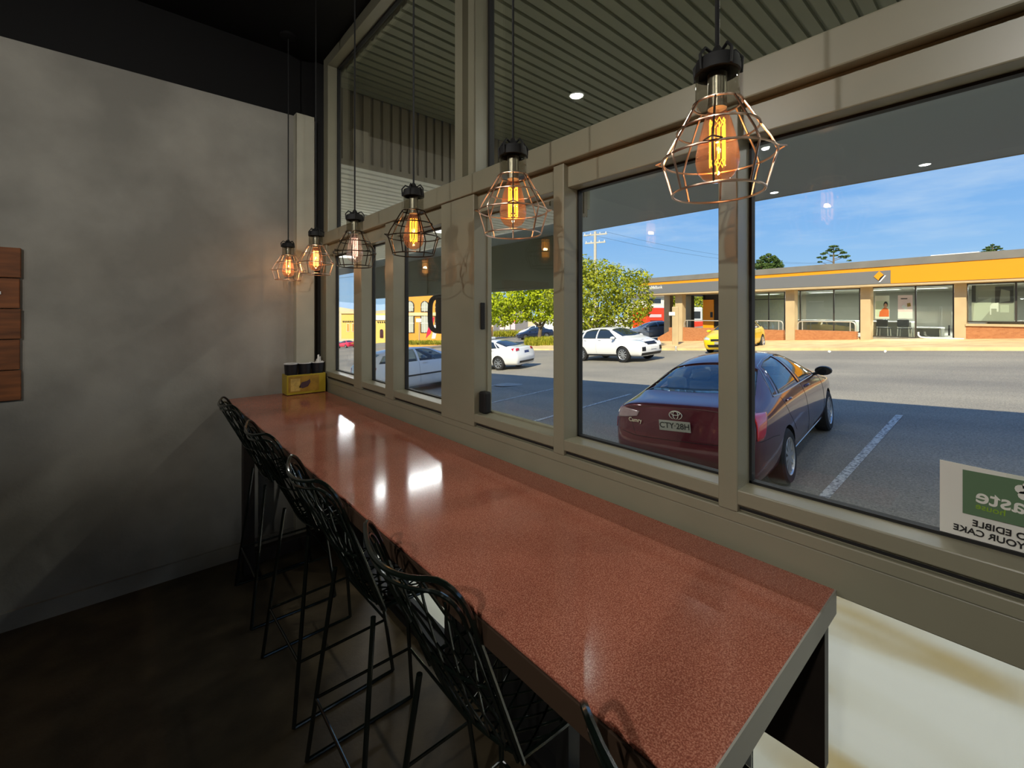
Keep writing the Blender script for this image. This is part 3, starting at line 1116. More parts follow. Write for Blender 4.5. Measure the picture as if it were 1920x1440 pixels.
LN = [(1.40, 'worn white bay line on the shaded asphalt right of the maroon car', 4.9, 10.3), (4.15, 'white bay line mostly hidden behind the maroon car', 4.9, 10.3),
      (6.92, 'white bay line two bays left of the maroon car', 4.9, 10.3), (9.67, 'white bay line near the pale round cover', 4.9, 10.3), (12.4, 'white bay line beside the parked white hatchback', 4.9, 10.3)]
for y, lb, a, b in LN:
    tag(struct(bay_line(y, a, b)), lb, 'parking line', 'bay lines in front of the shop')
p = G(955, 721)
mc = MB().lathe([(0.0, 0.012), (0.50, 0.012), (0.52, 0.0)], 28).build('manhole_cover', 'cover')
mc.location = p
mc.rotation_euler = (math.atan(-GB), 0, 0)
tag(mc, 'pale round manhole cover in the shaded asphalt', 'manhole cover')


# ================================================================== CARS
def paint(name, rgb, rough=0.3, metal=0.0, coat=1.0):
    return mat(name, rgb, rough, metal, coat=coat)


M.update(
    maroon=paint('maroon_car_paint', (80, 14, 32), 0.33, 0.45),
    car_white=paint('white_car_paint', (228, 228, 226), 0.35),
    car_yellow=paint('yellow_car_paint', (240, 200, 10), 0.35),
    car_navy=paint('navy_car_paint', (30, 42, 66), 0.3, 0.2),
    car_grey=paint('grey_blue_car_paint', (96, 106, 122), 0.3, 0.3),
    car_red=paint('pinkish_red_car_paint', (216, 30, 70), 0.35),
    bus_red=paint('orange_red_bus_paint', (240, 62, 12), 0.4),
    tyre=mat('tyre_rubber', (26, 26, 27), 0.8),
    rim=mat('alloy_rim', (196, 198, 200), 0.3, metal=0.8),
    well=mat('wheel_well_black', (12, 12, 12), 0.9),
    trim_black=mat('black_plastic_trim', (24, 24, 26), 0.45),
    cabin=mat('grey_cabin_fabric', (150, 150, 150), 0.85),
    cabin_dark=mat('dark_cabin_plastic', (52, 52, 54), 0.7),
    car_glass=glass_mat('car_glass', (218, 226, 228), 1.5),
    dark_glass=mat('tinted_car_glass', (34, 42, 48), 0.06, spec=0.9),
    tail_red=mat('red_tail_lens', (190, 12, 30), 0.12, coat=1.0),
    tail_clear=mat('clear_tail_lens', (150, 126, 130), 0.12, coat=1.0),
    head=mat('headlamp_lens', (190, 198, 204), 0.1, coat=1.0),
    plate=mat('shaded_number_plate', (150, 150, 142), 0.5),  # a pale plate greyed, its shade put into the colour
    plate_yellow=mat('yellow_number_plate', (236, 190, 40), 0.5),
    plate_blue=mat('blue_number_plate', (60, 80, 130), 0.5),
)


def interp(tab, x):
    if x <= tab[0][0]:
        return tab[0][1]
    for (a, b), (c, d) in zip(tab, tab[1:]):
        if x <= c:
            return b + (d - b) * (x - a) / (c - a)
    return tab[-1][1]


SEDAN = dict(
    L=4.82, W=0.91, zb=0.20,
    zt=[(0, 1.0), (0.14, 1.055), (0.35, 1.075), (0.62, 1.10), (1.0, 1.26), (1.42, 1.41), (2.0, 1.475), (2.6, 1.455), (2.95, 1.37), (3.3, 1.21), (3.62, 1.05), (4.1, 0.98), (4.6, 0.86), (4.82, 0.74)],
    zs=[(0, 0.95), (0.4, 0.985), (1.5, 1.0), (3, 0.95), (3.8, 0.90), (4.5, 0.78), (4.82, 0.68)],
    yr=[(0, 0.64), (0.5, 0.70), (0.7, 0.70), (1.42, 0.60), (2.6, 0.60), (3.0, 0.63), (3.6, 0.70), (4.4, 0.62), (4.82, 0.5)],
    wx=[(0, 0.84), (0.12, 0.92), (0.4, 0.98), (0.9, 1), (3.9, 1), (4.4, 0.96), (4.7, 0.86), (4.82, 0.76)],
    rx=[0.12, 0.04, 0.0, 0.07, 0.15], fx=[0.10, 0.03, 0.0, 0.05, 0.14],
    st=[0.0, 0.12, 0.30, 0.60, 0.85, 1.15, 1.45, 1.9, 2.4, 2.75, 3.1, 3.45, 3.75, 4.15, 4.5, 4.7, 4.82],
    axle=(1.08, 3.855), rw=0.325, cab=(0.86, 3.4),
    side=[([(1.16, 1.045), (1.7, 1.035), (2.22, 1.03)], [(1.50, 1.325), (1.80, 1.375), (2.22, 1.395)]),
          ([(2.30, 1.03), (2.8, 1.02), (3.42, 1.005)], [(2.30, 1.395), (2.55, 1.385), (2.78, 1.335)])],
    quarter=([(0.98, 1.06), (1.11, 1.05)], [(1.25, 1.21), (1.44, 1.315)]),
    rear=('z', [(0.68, -0.69), (0.60, 0.0), (0.68, 0.69)], [(1.38, -0.555), (1.43, 0.0), (1.38, 0.555)]),
    front=('z', [(3.56, -0.60), (3.66, 0.0), (3.56, 0.60)], [(2.80, -0.49), (2.76, 0.0), (2.80, 0.49)]),
)
HATCH = dict(
    L=4.20, W=0.88, zb=0.20,
    zt=[(0, 1.0), (0.10, 1.06), (0.28, 1.24), (0.52, 1.41), (1.1, 1.50), (2.0, 1.50), (2.4, 1.45), (2.9, 1.24), (3.25, 1.07), (3.7, 0.98), (4.05, 0.84), (4.2, 0.74)],
    zs=[(0, 0.96), (0.4, 1.0), (1.5, 0.99), (2.8, 0.95), (3.3, 0.90), (3.9, 0.78), (4.2, 0.68)],
    yr=[(0, 0.66), (0.3, 0.64), (0.6, 0.60), (2.2, 0.60), (2.7, 0.63), (3.2, 0.68), (3.8, 0.62), (4.2, 0.5)],
    wx=[(0, 0.86), (0.12, 0.93), (0.4, 0.98), (0.8, 1), (3.3, 1), (3.8, 0.96), (4.1, 0.86), (4.2, 0.76)],
    rx=[0.12, 0.04, 0.0, 0.06, 0.12], fx=[0.10, 0.03, 0.0, 0.05, 0.12],
    st=[0.0, 0.12, 0.30, 0.55, 0.85, 1.2, 1.7, 2.1, 2.45, 2.75, 3.05, 3.3, 3.65, 3.95, 4.1, 4.2],
    axle=(0.74, 3.30), rw=0.31, cab=(0.40, 3.05),
    side=[([(0.86, 1.04), (1.3, 1.03), (1.72, 1.025)], [(0.96, 1.34), (1.3, 1.405), (1.72, 1.42)]),
          ([(1.80, 1.025), (2.3, 1.015), (2.98, 1.0)], [(1.80, 1.42), (2.1, 1.41), (2.36, 1.36)])],
    quarter=([(0.42, 1.07), (0.76, 1.05)], [(0.62, 1.29), (0.82, 1.325)]),
    rear=('x', [(-0.60, 1.08), (0.0, 1.06), (0.60, 1.08)], [(-0.50, 1.37), (0.0, 1.40), (0.50, 1.37)]),
    front=('z', [(3.16, -0.60), (3.26, 0.0), (3.16, 0.60)], [(2.46, -0.49), (2.42, 0.0), (2.46, 0.49)]),
)


def scaled(base, sl, sw, sh, **kw):
    """a longer, wider, taller version of a body"""
    d = dict(base)
    d['L'] = base['L'] * sl
    d['W'] = base['W'] * sw
    for k in ('zt', 'zs'):
        d[k] = [(x * sl, z * sh) for x, z in base[k]]
    d['yr'] = [(x * sl, y * sw) for x, y in base['yr']]
    d['wx'] = [(x * sl, y) for x, y in base['wx']]
    d['st'] = [x * sl for x in base['st']]
    d['axle'] = tuple(x * sl for x in base['axle'])
    d['cab'] = tuple(x * sl for x in base['cab'])
    xz = lambda p: [(a * sl, b * sh) for a, b in p]
    d['side'] = [(xz(a), xz(b)) for a, b in base['side']]
    d['quarter'] = (xz(base['quarter'][0]), xz(base['quarter'][1]))
    for k in ('rear', 'front'):
        ax, a, b = base[k]
        if ax == 'z':
            d[k] = (ax, [(x * sl, y * sw) for x, y in a], [(x * sl, y * sw) for x, y in b])
        else:
            d[k] = (ax, [(y * sw, z * sh) for y, z in a], [(y * sw, z * sh) for y, z in b])
    d.update(kw)
    return d


def resample(p, n):
    p = [Vector(q) for q in p]
    d = [0.0]
    for a, b in zip(p, p[1:]):
        d.append(d[-1] + (b - a).length)
    out = []
    for i in range(n):
        t = d[-1] * i / (n - 1)
        k = 0
        while k < len(p) - 2 and d[k + 1] < t:
            k += 1
        s = (t - d[k]) / max(1e-9, d[k + 1] - d[k])
        out.append(p[k].lerp(p[k + 1], min(1, max(0, s))))
    return out


def smooth_curve(p, n):
    """Catmull-Rom through 2-D points"""
    p = [Vector(q) for q in p]
    if len(p) < 3:
        return resample(p, n)
    q = [p[0] * 2 - p[1]] + p + [p[-1] * 2 - p[-2]]
    out = []
    for i in range(n):
        u = i / (n - 1) * (len(p) - 1)
        k = min(int(u), len(p) - 2)
        t = u - k
        a, b, c, d = q[k], q[k + 1], q[k + 2], q[k + 3]
        out.append(0.5 * ((2 * b) + (c - a) * t + (2 * a - 5 * b + 4 * c - d) * t * t + (3 * b - a - 3 * c + d) * t ** 3))
    return out


def applied(o):
    dg = bpy.context.evaluated_depsgraph_get()
    me = bpy.data.meshes.new_from_object(o.evaluated_get(dg))
    o.modifiers.clear()
    old = o.data
    o.data = me
    bpy.data.meshes.remove(old)
    return o


def car_cage(S):
    LV = 5
    zf = lambda x: [S['zb'], S['zb'] + 0.13, 0.56 * S.get('hs', 1), 0.77 * S.get('hs', 1), interp(S['zs'], x)]
    yf = [0.87, 0.965, 1.0, 0.99, 0.955]
    st = S['st']
    rings = []
    for i, x in enumerate(st):
        w = S['W'] * interp(S['wx'], x)
        zz = zf(x)
        zt = interp(S['zt'], x)
        yr = interp(S['yr'], x) * (interp(S['wx'], x) ** 0.5)
        hi = max(0.0, min(1.0, (zt - zz[4] - 0.12) / 0.3))
        dr = 0.012 + 0.050 * hi
        off = S['rx'] if i == 0 else ([-v for v in S['fx']] if i == len(st) - 1 else [0] * 5)
        left = [(x + off[k], w * yf[k], zz[k]) for k in range(LV)]
        ot = off[4]
        topc = [(x + ot, yr, zt - dr), (x + ot, yr * 0.52, zt - dr * 0.18), (x + ot, 0, zt), (x + ot, -yr * 0.52, zt - dr * 0.18), (x + ot, -yr, zt - dr)]
        right = [(a, -b, c) for a, b, c in reversed(left)]
        bot = [(x + off[0], -w * yf[0] * f, zz[0]) for f in (0.66, 0.33, 0, -0.33, -0.66)]
        rings.append(left + topc + right + bot)
    R = len(rings[0])
    mb = MB()
    vs = [p for r in rings for p in r]
    fs = []
    for i in range(len(rings) - 1):
        for k in range(R):
            l = (k + 1) % R
            fs.append((i * R + k, i * R + l, (i + 1) * R + l, (i + 1) * R + k))
    for end in (0, len(rings) - 1):
        b0 = end * R
        off = S['rx'] if end == 0 else [-v for v in S['fx']]
        sgn = -1 if end == 0 else 1
        rows = []
        x = st[end]
        rows.append([b0 + 0] + [b0 + R - 1 - k for k in range(5)] + [b0 + 14])
        for lv in (1, 2, 3):
            row = [b0 + lv]
            w = abs(vs[b0 + lv][1])
            for f in (0.66, 0.33, 0, -0.33, -0.66):
                vs.append((x + off[lv] + sgn * 0.07 * (1 - f * f), w * f, vs[b0 + lv][2]))
                row.append(len(vs) - 1)
            row.append(b0 + 14 - lv)
            rows.append(row)
        rows.append([b0 + 4 + k for k in range(7)])
        for k in range(5, 10):        # bow the top edge too
            p = vs[b0 + k]
            f = p[1] / 0.8
            vs[b0 + k] = (p[0] + sgn * 0.06 * (1 - min(1, f * f)), p[1], p[2])
        for a, b in zip(rows, rows[1:]):
            for k in range(6):
                fs.append((a[k], a[k + 1], b[k + 1], b[k]))
    mb.add(vs, fs)
    return mb


def make_car(name, label, S, pm, pos, head, detail=0, level=2, extras=None):
    """pos: ground point below the middle of the rear axle line; head: unit heading in plan"""
    root = thing(name, label, 'car' if name != 'suv' else 'car', pos)
    f = Vector((head[0], head[1], 0)).normalized()
    n = Vector((GC, GB, 1)).normalized()
    f = Vector((f.x, f.y, -GB * f.y - GC * f.x)).normalized()
    l = n.cross(f)
    root.rotation_euler = Matrix((f, l, n)).transposed().to_euler()
    ax0 = S['axle'][0]
    body = car_cage(S).build('body', [pm, 'well'], root, smooth=False)
    md = body.modifiers.new('sub', 'SUBSURF')
    md.levels = md.render_levels = level
    applied(body)
    me = body.data
    bvh = BVHTree.FromPolygons([v.co.copy() for v in me.vertices], [tuple(p.vertices) for p in me.polygons])

    def hit(axis, a, b, s=1, off=0.0):
        if axis == 'y':      # (x, z) on the side s
            h = bvh.ray_cast(Vector((a, 2.0 * s, b)), Vector((0, -s, 0)))
        elif axis == 'z':    # (x, y) from above
            h = bvh.ray_cast(Vector((a, b, 3.0)), Vector((0, 0, -1)))
        else:                # (y, z) from the rear (s = 1) or the front (s = -1)
            h = bvh.ray_cast(Vector((-2.0 if s > 0 else 9.0, a, b)), Vector((s, 0, 0)))
        if h[0] is None:
            return None
        nn = h[1]
        d = {'y': Vector((0, s, 0)), 'z': Vector((0, 0, 1)), 'x': Vector((-s, 0, 0))}[axis]
        if nn.dot(d) < 0:
            nn = -nn
        return h[0] + nn * off

    def patch(nm, axis, lo, hi, m, s=1, off=0.003, parent=None, nu=14, nv=8):
        A, B = smooth_curve(lo, nu), smooth_curve(hi, nu)
        rows = []
        for j in range(nv):
            row = []
            for i in range(nu):
                q = A[i].lerp(B[i], j / (nv - 1))
                h = hit(axis, q.x, q.y, s, off)
                if h is None:
                    h = row[-1] if row else Vector((q.x, 0, q.y))
                row.append(h)
            rows.append(row)
        o = MB().grid(rows).build(nm, m, parent or root, smooth=True)
        sd = o.modifiers.new('thick', 'SOLIDIFY')
        sd.thickness = 0.004
        sd.offset = 0
        return o

    def ribbon(nm, axis, pts, m, s=1, r=0.004, off=0.0, n=24, parent=None):
        P = [hit(axis, q.x, q.y, s, off) for q in resample(pts, n)]
        P = [q for q in P if q is not None]
        return MB().tube(P, r, 6).build(nm, m, parent or root, smooth=True)

    def outline(lo, hi, n=12):
        return [(q.x, q.y) for q in smooth_curve(lo, n)] + [(q.x, q.y) for q in reversed(smooth_curve(hi, n))]

    # cut the wheel arches (and the cabin with its window openings on the near cars)
    cuts = []
    for ax in S['axle']:
        for s in (-1, 1):
            c = MB().lathe([(0.001, s * (S['W'] - 0.30)), (S['rw'] + 0.035, s * (S['W'] - 0.30)), (S['rw'] + 0.035, s * 1.4), (0.001, s * 1.4)], 36, (ax, 0, S['rw'] + 0.005), 'y')
            cuts.append(('arch', c))
    wins = [S['side'][0], S['side'][1], S['quarter']]
    if detail:
        a, b = S['cab']
        N = 9
        rows = []
        for k in range(N):
            x = a + (b - a) * k / (N - 1)
            w = S['W'] * 0.955
            zt = interp(S['zt'], x) - 0.065
            yr = interp(S['yr'], x) - 0.075
            zs = min(interp(S['zs'], x), zt - 0.02)
            half = [(x, w - 0.11, 0.42), (x, w - 0.11, zs), (x, yr, zt - 0.035), (x, yr * 0.5, zt)]
            rows.append(half + [(p, -q, r_) for p, q, r_ in reversed(half)])
        c = MB()
        Rn = len(rows[0])
        c.add([p for r_ in rows for p in r_], [(i * Rn + k, i * Rn + (k + 1) % Rn, (i + 1) * Rn + (k + 1) % Rn, (i + 1) * Rn + k) for i in range(N - 1) for k in range(Rn)]
              + [tuple(range(Rn - 1, -1, -1)), tuple((N - 1) * Rn + k for k in range(Rn))])
        cuts.append(('cabin', c))
        for lo, hi in wins:
            cuts.append(('win', MB().prism(outline(lo, hi), 'y', -1.4, 1.4)))
        for key in ('rear', 'front'):
            ax, lo, hi = S[key]
            ol = outline(lo, hi)
            if ax == 'z':
                zb = min(interp(S['zt'], q[0]) for q in ol) - 0.16
                cuts.append(('win', MB().prism(ol, 'z', zb, 2.2)))
            else:
                cuts.append(('win', MB().prism(ol, 'x', -0.5, 0.62)))
    for nm, c in cuts:
        co = c.build('cutter', [pm, 'well' if nm != 'cabin' else 'well'])
        co.data.polygons.foreach_set('material_index', [1 if nm != 'win' else 0] * len(co.data.polygons))
        bo = body.modifiers.new('cut', 'BOOLEAN')
        bo.operation = 'DIFFERENCE'
        bo.solver = 'EXACT'
        bo.object = co
        co.parent = None
        co['tmp'] = 1
    # cutters live in the body's own space
    for o in [o for o in COL.objects if o.get('tmp')]:
        o.parent = root
    bpy.context.view_layer.update()
    applied(body)
    for o in [o for o in COL.objects if o.get('tmp')]:
        me_ = o.data
        bpy.data.objects.remove(o)
        bpy.data.meshes.remove(me_)
    body.data.polygons.foreach_set('use_smooth', [True] * len(body.data.polygons))
    body.data.set_sharp_from_angle(angle=math.radians(34))

    gm = 'car_glass' if detail else 'dark_glass'
    off = -0.004 if detail else 0.004
    for s in (-1, 1):
        for (lo, hi), nm in zip(wins, ('rear_door_glass', 'front_door_glass', 'quarter_glass')):
            patch(nm, 'y', lo, hi, gm, s, off)
    ax, lo, hi = S['rear']
    patch('rear_window', ax, lo, hi, gm, 1, off)
    ax, lo, hi = S['front']
    patch('windscreen', ax, lo, hi, gm, 1, off)

    # wheels
    for i, axx in enumerate(S['axle']):
        for s in (-1, 1):
            yc = s * (S['W'] - 0.115)
            R_ = S['rw']
            h = 0.105
            wh = MB().lathe([(R_ * 0.66, -h), (R_ * 0.90, -h * 1.02), (R_ * 0.985, -h * 0.8), (R_, -h * 0.5), (R_, h * 0.5), (R_ * 0.985, h * 0.8), (R_ * 0.90, h * 1.02), (R_ * 0.66, h)], 40, (axx, yc, R_), 'y', close=True).build(
                'wheel', 'tyre', root, smooth=True)
            rm = MB()
            rm.lathe([(R_ * 0.67, -s * h * 0.6), (R_ * 0.69, s * h * 0.98), (R_ * 0.655, s * h * 1.02), (R_ * 0.62, s * h * 0.9), (R_ * 0.60, -s * h * 0.6)], 40, (axx, yc, R_), 'y', close=True)
            rm.lathe([(0.0, s * h * 0.92), (R_ * 0.17, s * h * 0.88), (R_ * 0.2, s * h * 0.6), (0.0, s * h * 0.5)], 20, (axx, yc, R_), 'y')
            ns = S.get('spokes', 10)
            for k in range(ns):
                t_ = 2 * PI * k / ns
                ca, sa = math.cos(t_), math.sin(t_)
                w1, w2 = R_ * 0.055, R_ * 0.075
                pts = []
                for (rr, ww) in ((R_ * 0.12, w1), (R_ * 0.64, w2)):
                    for yy in (s * h * 0.55, s * h * 0.9):
                        for sg in (-1, 1):
                            pts.append((axx + rr * ca - sg * ww * sa, yc + yy, R_ + rr * sa + sg * ww * ca))
                rm.hexa([pts[0], pts[1], pts[5], pts[4], pts[2], pts[3], pts[7], pts[6]])
            rm.build('rim', 'rim', wh, smooth=True)
            MB().lathe([(0.0, -s * h * 0.3), (R_ * 0.62, -s * h * 0.3)], 24, (axx, yc, R_), 'y').build('brake_disc', 'well', wh)

    # mirrors, handles, door gaps
    mx = S['side'][1][0][-1][0] - 0.12
    mz = S['side'][1][0][-1][1]
    for s in (-1, 1):
        m_ = MB()
        c0 = hit('y', mx + 0.03, mz - 0.02, s)
        if c0 is None:
            continue
        y0 = c0.y
        rows = []
        for k, (dx, sc_) in enumerate(((0.09, 0.55), (0.05, 0.92), (0.0, 1.0), (-0.045, 0.93))):
            rows.append([(mx + dx, y0 + s * (0.14 + 0.115 * sc_ * math.cos(2 * PI * q / 16)), mz + 0.045 + 0.072 * sc_ * math.sin(2 * PI * q / 16)) for q in range(16)])
        m_.add([p for r_ in rows for p in r_], [(i * 16 + k, i * 16 + (k + 1) % 16, (i + 1) * 16 + (k + 1) % 16, (i + 1) * 16 + k) for i in range(3) for k in range(16)]
               + [tuple(range(15, -1, -1)), tuple(48 + k for k in range(16))])
        mo = m_.build('side_mirror', extras.get('mirror', pm) if extras else pm, root, smooth=True)
        MB().tube([(mx + 0.02, y0 - s * 0.03, mz - 0.02), (mx + 0.02, y0 + s * 0.08, mz + 0.01)], 0.022, 8).build('mirror_arm', 'trim_black', mo, smooth=True)
        MB().lathe([(0.0, 0.0), (0.066, 0.0)], 16, (mx - 0.047, y0 + s * 0.12, mz + 0.045), 'x').build('mirror_glass', 'dark_glass', mo)
    hz = S['side'][0][0][0][1] - 0.10
    for hx in S.get('handles', (S['side'][0][0][0][0] + 0.12, S['side'][1][0][0][0] + 0.10)):
        for s in (-1, 1):
            P = [hit('y', hx + d, hz + 0.004 * math.sin(d * 20), s, o_) for d, o_ in ((0, 0.0), (0.03, 0.028), (0.10, 0.034), (0.17, 0.028), (0.20, 0.0))]
            if all(p is not None for p in P):
                MB().tube(P, 0.013, 8).build('door_handle', pm, root, smooth=True)
    bx_ = S['side'][1][0][0][0] - 0.04
    for s in (-1, 1):
        for pts in ([(bx_, S['side'][0][0][-1][1] - 0.02), (bx_ - 0.01, 0.7), (bx_, 0.34)],
                    [(S['side'][1][0][-1][0] + 0.06, S['side'][1][0][-1][1] - 0.03), (S['side'][1][0][-1][0] + 0.03, 0.7), (S['side'][1][0][-1][0] - 0.02, 0.34)],
                    [(S['side'][0][0][0][0] + 0.0, S['side'][0][0][0][1] - 0.04), (S['side'][0][0][0][0] + 0.10, 0.80), (S['axle'][0] + 0.42, 0.55)]):
            ribbon('door_gap', 'y', pts, 'well', s, 0.0035, -0.001)
    body_api = dict(root=root, hit=hit, patch=patch, ribbon=ribbon, body=body)
    if detail:
        xa = S['cab'][0]
        for lbl, x0 in (('rear', xa + 0.35), ('front', xa + 1.18)):
            for y0 in ((-0.36, 0.36) if lbl == 'front' else (-0.38, 0.38)):
                q = MB()
                q.box(x0, x0 + 0.48, y0 - 0.25, y0 + 0.25, 0.43, 0.60)
                o = q.build('seat', 'cabin', root, bevel=0.05, seg=3)
                MB().hexa([(x0 - 0.06, y0 - 0.25, 0.52), (x0 + 0.08, y0 - 0.25, 0.52), (x0 + 0.08, y0 + 0.25, 0.52), (x0 - 0.06, y0 + 0.25, 0.52),
                           (x0 - 0.20, y0 - 0.20, 1.06), (x0 - 0.10, y0 - 0.20, 1.06), (x0 - 0.10, y0 + 0.20, 1.06), (x0 - 0.20, y0 + 0.20, 1.06)]).build('seat_back', 'cabin', o, bevel=0.045, seg=3)
                MB().box(x0 - 0.23, x0 - 0.13, y0 - 0.13, y0 + 0.13, 1.08, 1.24).build('headrest', 'cabin', o, bevel=0.04, seg=3)
        xb = S['cab'][1]
        MB().hexa([(xb - 0.45, -0.70, 0.6), (xb - 0.02, -0.70, 0.6), (xb - 0.02, 0.70, 0.6), (xb - 0.45, 0.70, 0.6),
                   (xb - 0.38, -0.68, 0.96), (xb - 0.10, -0.68, 0.97), (xb - 0.10, 0.68, 0.97), (xb - 0.38, 0.68, 0.96)]).build('dashboard', 'cabin_dark', root, bevel=0.03)
        sw = MB()
        sw.tube([(xb - 0.58 + 0.06 * math.sin(2 * PI * k / 24), -0.36 + 0.18 * math.cos(2 * PI * k / 24), 0.93 + 0.17 * math.sin(2 * PI * k / 24)) for k in range(24)], 0.016, 8, closed=True)
        sw.tube([(xb - 0.58, -0.53, 0.93), (xb - 0.57, -0.36, 0.92), (xb - 0.58, -0.19, 0.93)], 0.018, 8)
        sw.build('steering_wheel', 'cabin_dark', root, smooth=True)
        MB().box(xb - 0.42, xb - 0.39, -0.10, 0.10, 1.27, 1.33).build('rear_view_mirror', 'cabin_dark', root, bevel=0.01)
    return body_api


def tail_pair(api, S, zl, zh, yi, m='tail_red', side=0.30):
    for s in (-1, 1):
        W_ = S['W']
        api['patch']('tail_light', 'x', [(s * yi, zl + 0.02), (s * W_ * 0.80, zl)], [(s * (yi - 0.02), zh - 0.01), (s * W_ * 0.78, zh)], m, 1, 0.005, nu=8, nv=5)
        api['patch']('tail_light', 'y', [(0.20, zl), (side * 0.9, zl + 0.05)], [(0.22, zh), (side + 0.05, zh - 0.02)], m, s, 0.005, nu=8, nv=5)


def plate(api, y, z, body, m, tm='ink', w=0.37, s=1, h=0.12):
    p = api['hit']('x', y, z, s, 0.006)
    root = api['root']
    dx = -s
    x = p.x + dx * 0.012
    o = MB().box(min(x, x + dx * 0.006), max(x, x + dx * 0.006), y - w / 2, y + w / 2, z - h / 2, z + h / 2).build('number_plate', m, root, bevel=0.004)
    if body:
        text('plate_text', body, h * 0.76, tm, o, (x + dx * 0.0075, y, z), (0, -1 if s > 0 else 1, 0), (0, 0, 1), 0.0008, bold=0.001)
    return o


# ---- the maroon sedan parked nose-out in front of the window
CAM_TH = 0.094
hd_ = Vector((math.cos(CAM_TH), math.sin(CAM_TH), 0))
pos = Vector((4.79, 2.555, 0))
pos.z = gz(pos.x, pos.y)
S1 = dict(SEDAN)
A = make_car('sedan', 'maroon sedan parked with its boot towards the window', S1, 'maroon', pos, hd_, detail=1, level=3, extras={'mirror': 'trim_black'})
r0 = A['root']
for s in (-1, 1):
    A['patch']('tail_light', 'x', [(s * 0.50, 0.885), (s * 0.62, 0.865), (s * 0.80, 0.845)], [(s * 0.47, 0.945), (s * 0.62, 0.965), (s * 0.78, 0.985)], 'tail_clear', 1, 0.006, nu=12, nv=6)
    A['patch']('tail_light', 'y', [(0.13, 0.72), (0.26, 0.72), (0.34, 0.80)], [(0.20, 0.985), (0.34, 0.97), (0.50, 0.955)], 'tail_red', s, 0.006, nu=12, nv=8)
    A['ribbon']('window_trim', 'y', [(0.96, 1.045), (1.2, 1.032), (2.3, 1.018), (3.46, 0.99)], 'chrome', s, 0.007, 0.002, 40)
    A['ribbon']('roof_trim', 'y', [(0.96, 1.05), (1.23, 1.225), (1.46, 1.34), (1.8, 1.39), (2.3, 1.41), (2.6, 1.395), (2.85, 1.33)], 'chrome', s, 0.004, 0.002, 40)
    A['ribbon']('bumper_seam', 'y', [(0.16, 0.70), (0.50, 0.69), (0.72, 0.66)], 'well', s, 0.003, -0.001)
    A['ribbon']('sill_strip', 'y', [(1.45, 0.30), (3.45, 0.30)], 'chrome', s, 0.006, 0.002)
A['ribbon']('bumper_seam', 'x', [(-0.70, 0.70), (-0.5, 0.665), (0.5, 0.665), (0.70, 0.70)], 'well', 1, 0.004, -0.001)
A['ribbon']('boot_edge', 'x', [(-0.62, 0.99), (-0.3, 1.015), (0.3, 1.015), (0.62, 0.99)], 'maroon', 1, 0.012, 0.0)
for s in (-1, 1):
    A['ribbon']('boot_gap', 'x', [(s * 0.60, 0.97), (s * 0.56, 0.80), (s * 0.50, 0.675)], 'well', 1, 0.003, -0.001)
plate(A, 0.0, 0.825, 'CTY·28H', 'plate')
ep = A['hit']('x', 0.0, 0.94, 1, 0.008)
em = MB()
for (ry, rz_, cz) in ((0.075, 0.050, 0.0), (0.030, 0.046, 0.0), (0.052, 0.022, 0.020)):
    em.tube([(ep.x - 0.006, ry * math.cos(2 * PI * k / 32), 0.94 + cz + rz_ * math.sin(2 * PI * k / 32)) for k in range(32)], 0.0055, 7, closed=True)
em.build('boot_emblem', 'chrome', r0, smooth=True)
c0_, c1_ = A['hit']('x', 0.62, 0.838, 1, 0.012), A['hit']('x', 0.40, 0.838, 1, 0.012)
text('model_badge', 'Camry', 0.070, 'chrome', r0, (c0_ + c1_) / 2 + Vector((-0.012, 0, 0)), c1_ - c0_, (0, 0, 1), 0.003, bold=0.0008)

# ---- white hatchback parked two bays further left
pos = Vector((5.95, 13.85 + 0.9, 0))
pos.z = gz(pos.x, pos.y)
S2 = scaled(HATCH, 1.10, 1.03, 1.07)
B_ = make_car('hatchback', 'white hatchback parked nose-out two bays along, seen through the narrow panes', S2, 'car_white', pos, Vector((1, 0.02, 0)), detail=1, level=2)
tail_pair(B_, S2, 0.80, 1.05, 0.60)
for s in (-1, 1):
    B_['ribbon']('side_strip', 'y', [(1.15, 0.62), (3.25, 0.62)], 'trim_black', s, 0.028, 0.0)
wp = [B_['hit']('x', y, z, 1, 0.012) for y, z in ((0.05, 1.06), (0.12, 1.12), (0.30, 1.17), (0.46, 1.20))]
MB().tube([p for p in wp if p], 0.010, 6).build('rear_wiper', 'trim_black', B_['root'], smooth=True)
plate(B_, 0, 0.78, '', 'plate')

# ---- white sedan driving along the aisle
S3 = scaled(SEDAN, 1.0, 1.0, 0.985, spokes=8)
wb = G(937, 694)
h3 = Vector((-0.24, 0.97, 0)).normalized()
l3 = Vector((-h3.y, h3.x, 0))
pos = wb - h3 * S3['axle'][0] - l3 * 0.86
# the near rear wheel is the left one
pos = wb - h3 * S3['axle'][0] - l3 * (S3['W'] - 0.11)
pos.z = gz(pos.x, pos.y)
C3 = make_car('sedan', 'white sedan with a roof sign driving away along the aisle', S3, 'car_white', pos, h3)
tail_pair(C3, S3, 0.86, 1.0, 0.50)
plate(C3, 0, 0.80, '', 'plate_blue')
rs = C3['hit']('z', 2.05, 0.0)
MB().box(1.95, 2.15, -0.22, 0.22, rs.z, rs.z + 0.13).build('roof_sign', 'white_paint', C3['root'], bevel=0.03)
MB().box(1.92, 2.18, -0.26, 0.26, rs.z - 0.005, rs.z + 0.012).build('roof_sign_base', 'trim_black', C3['root'])
C3['patch']('lower_bumper_trim', 'x', [(-0.6, 0.30), (0.6, 0.30)], [(-0.62, 0.40), (0.62, 0.40)], 'trim_black', 1, 0.004)

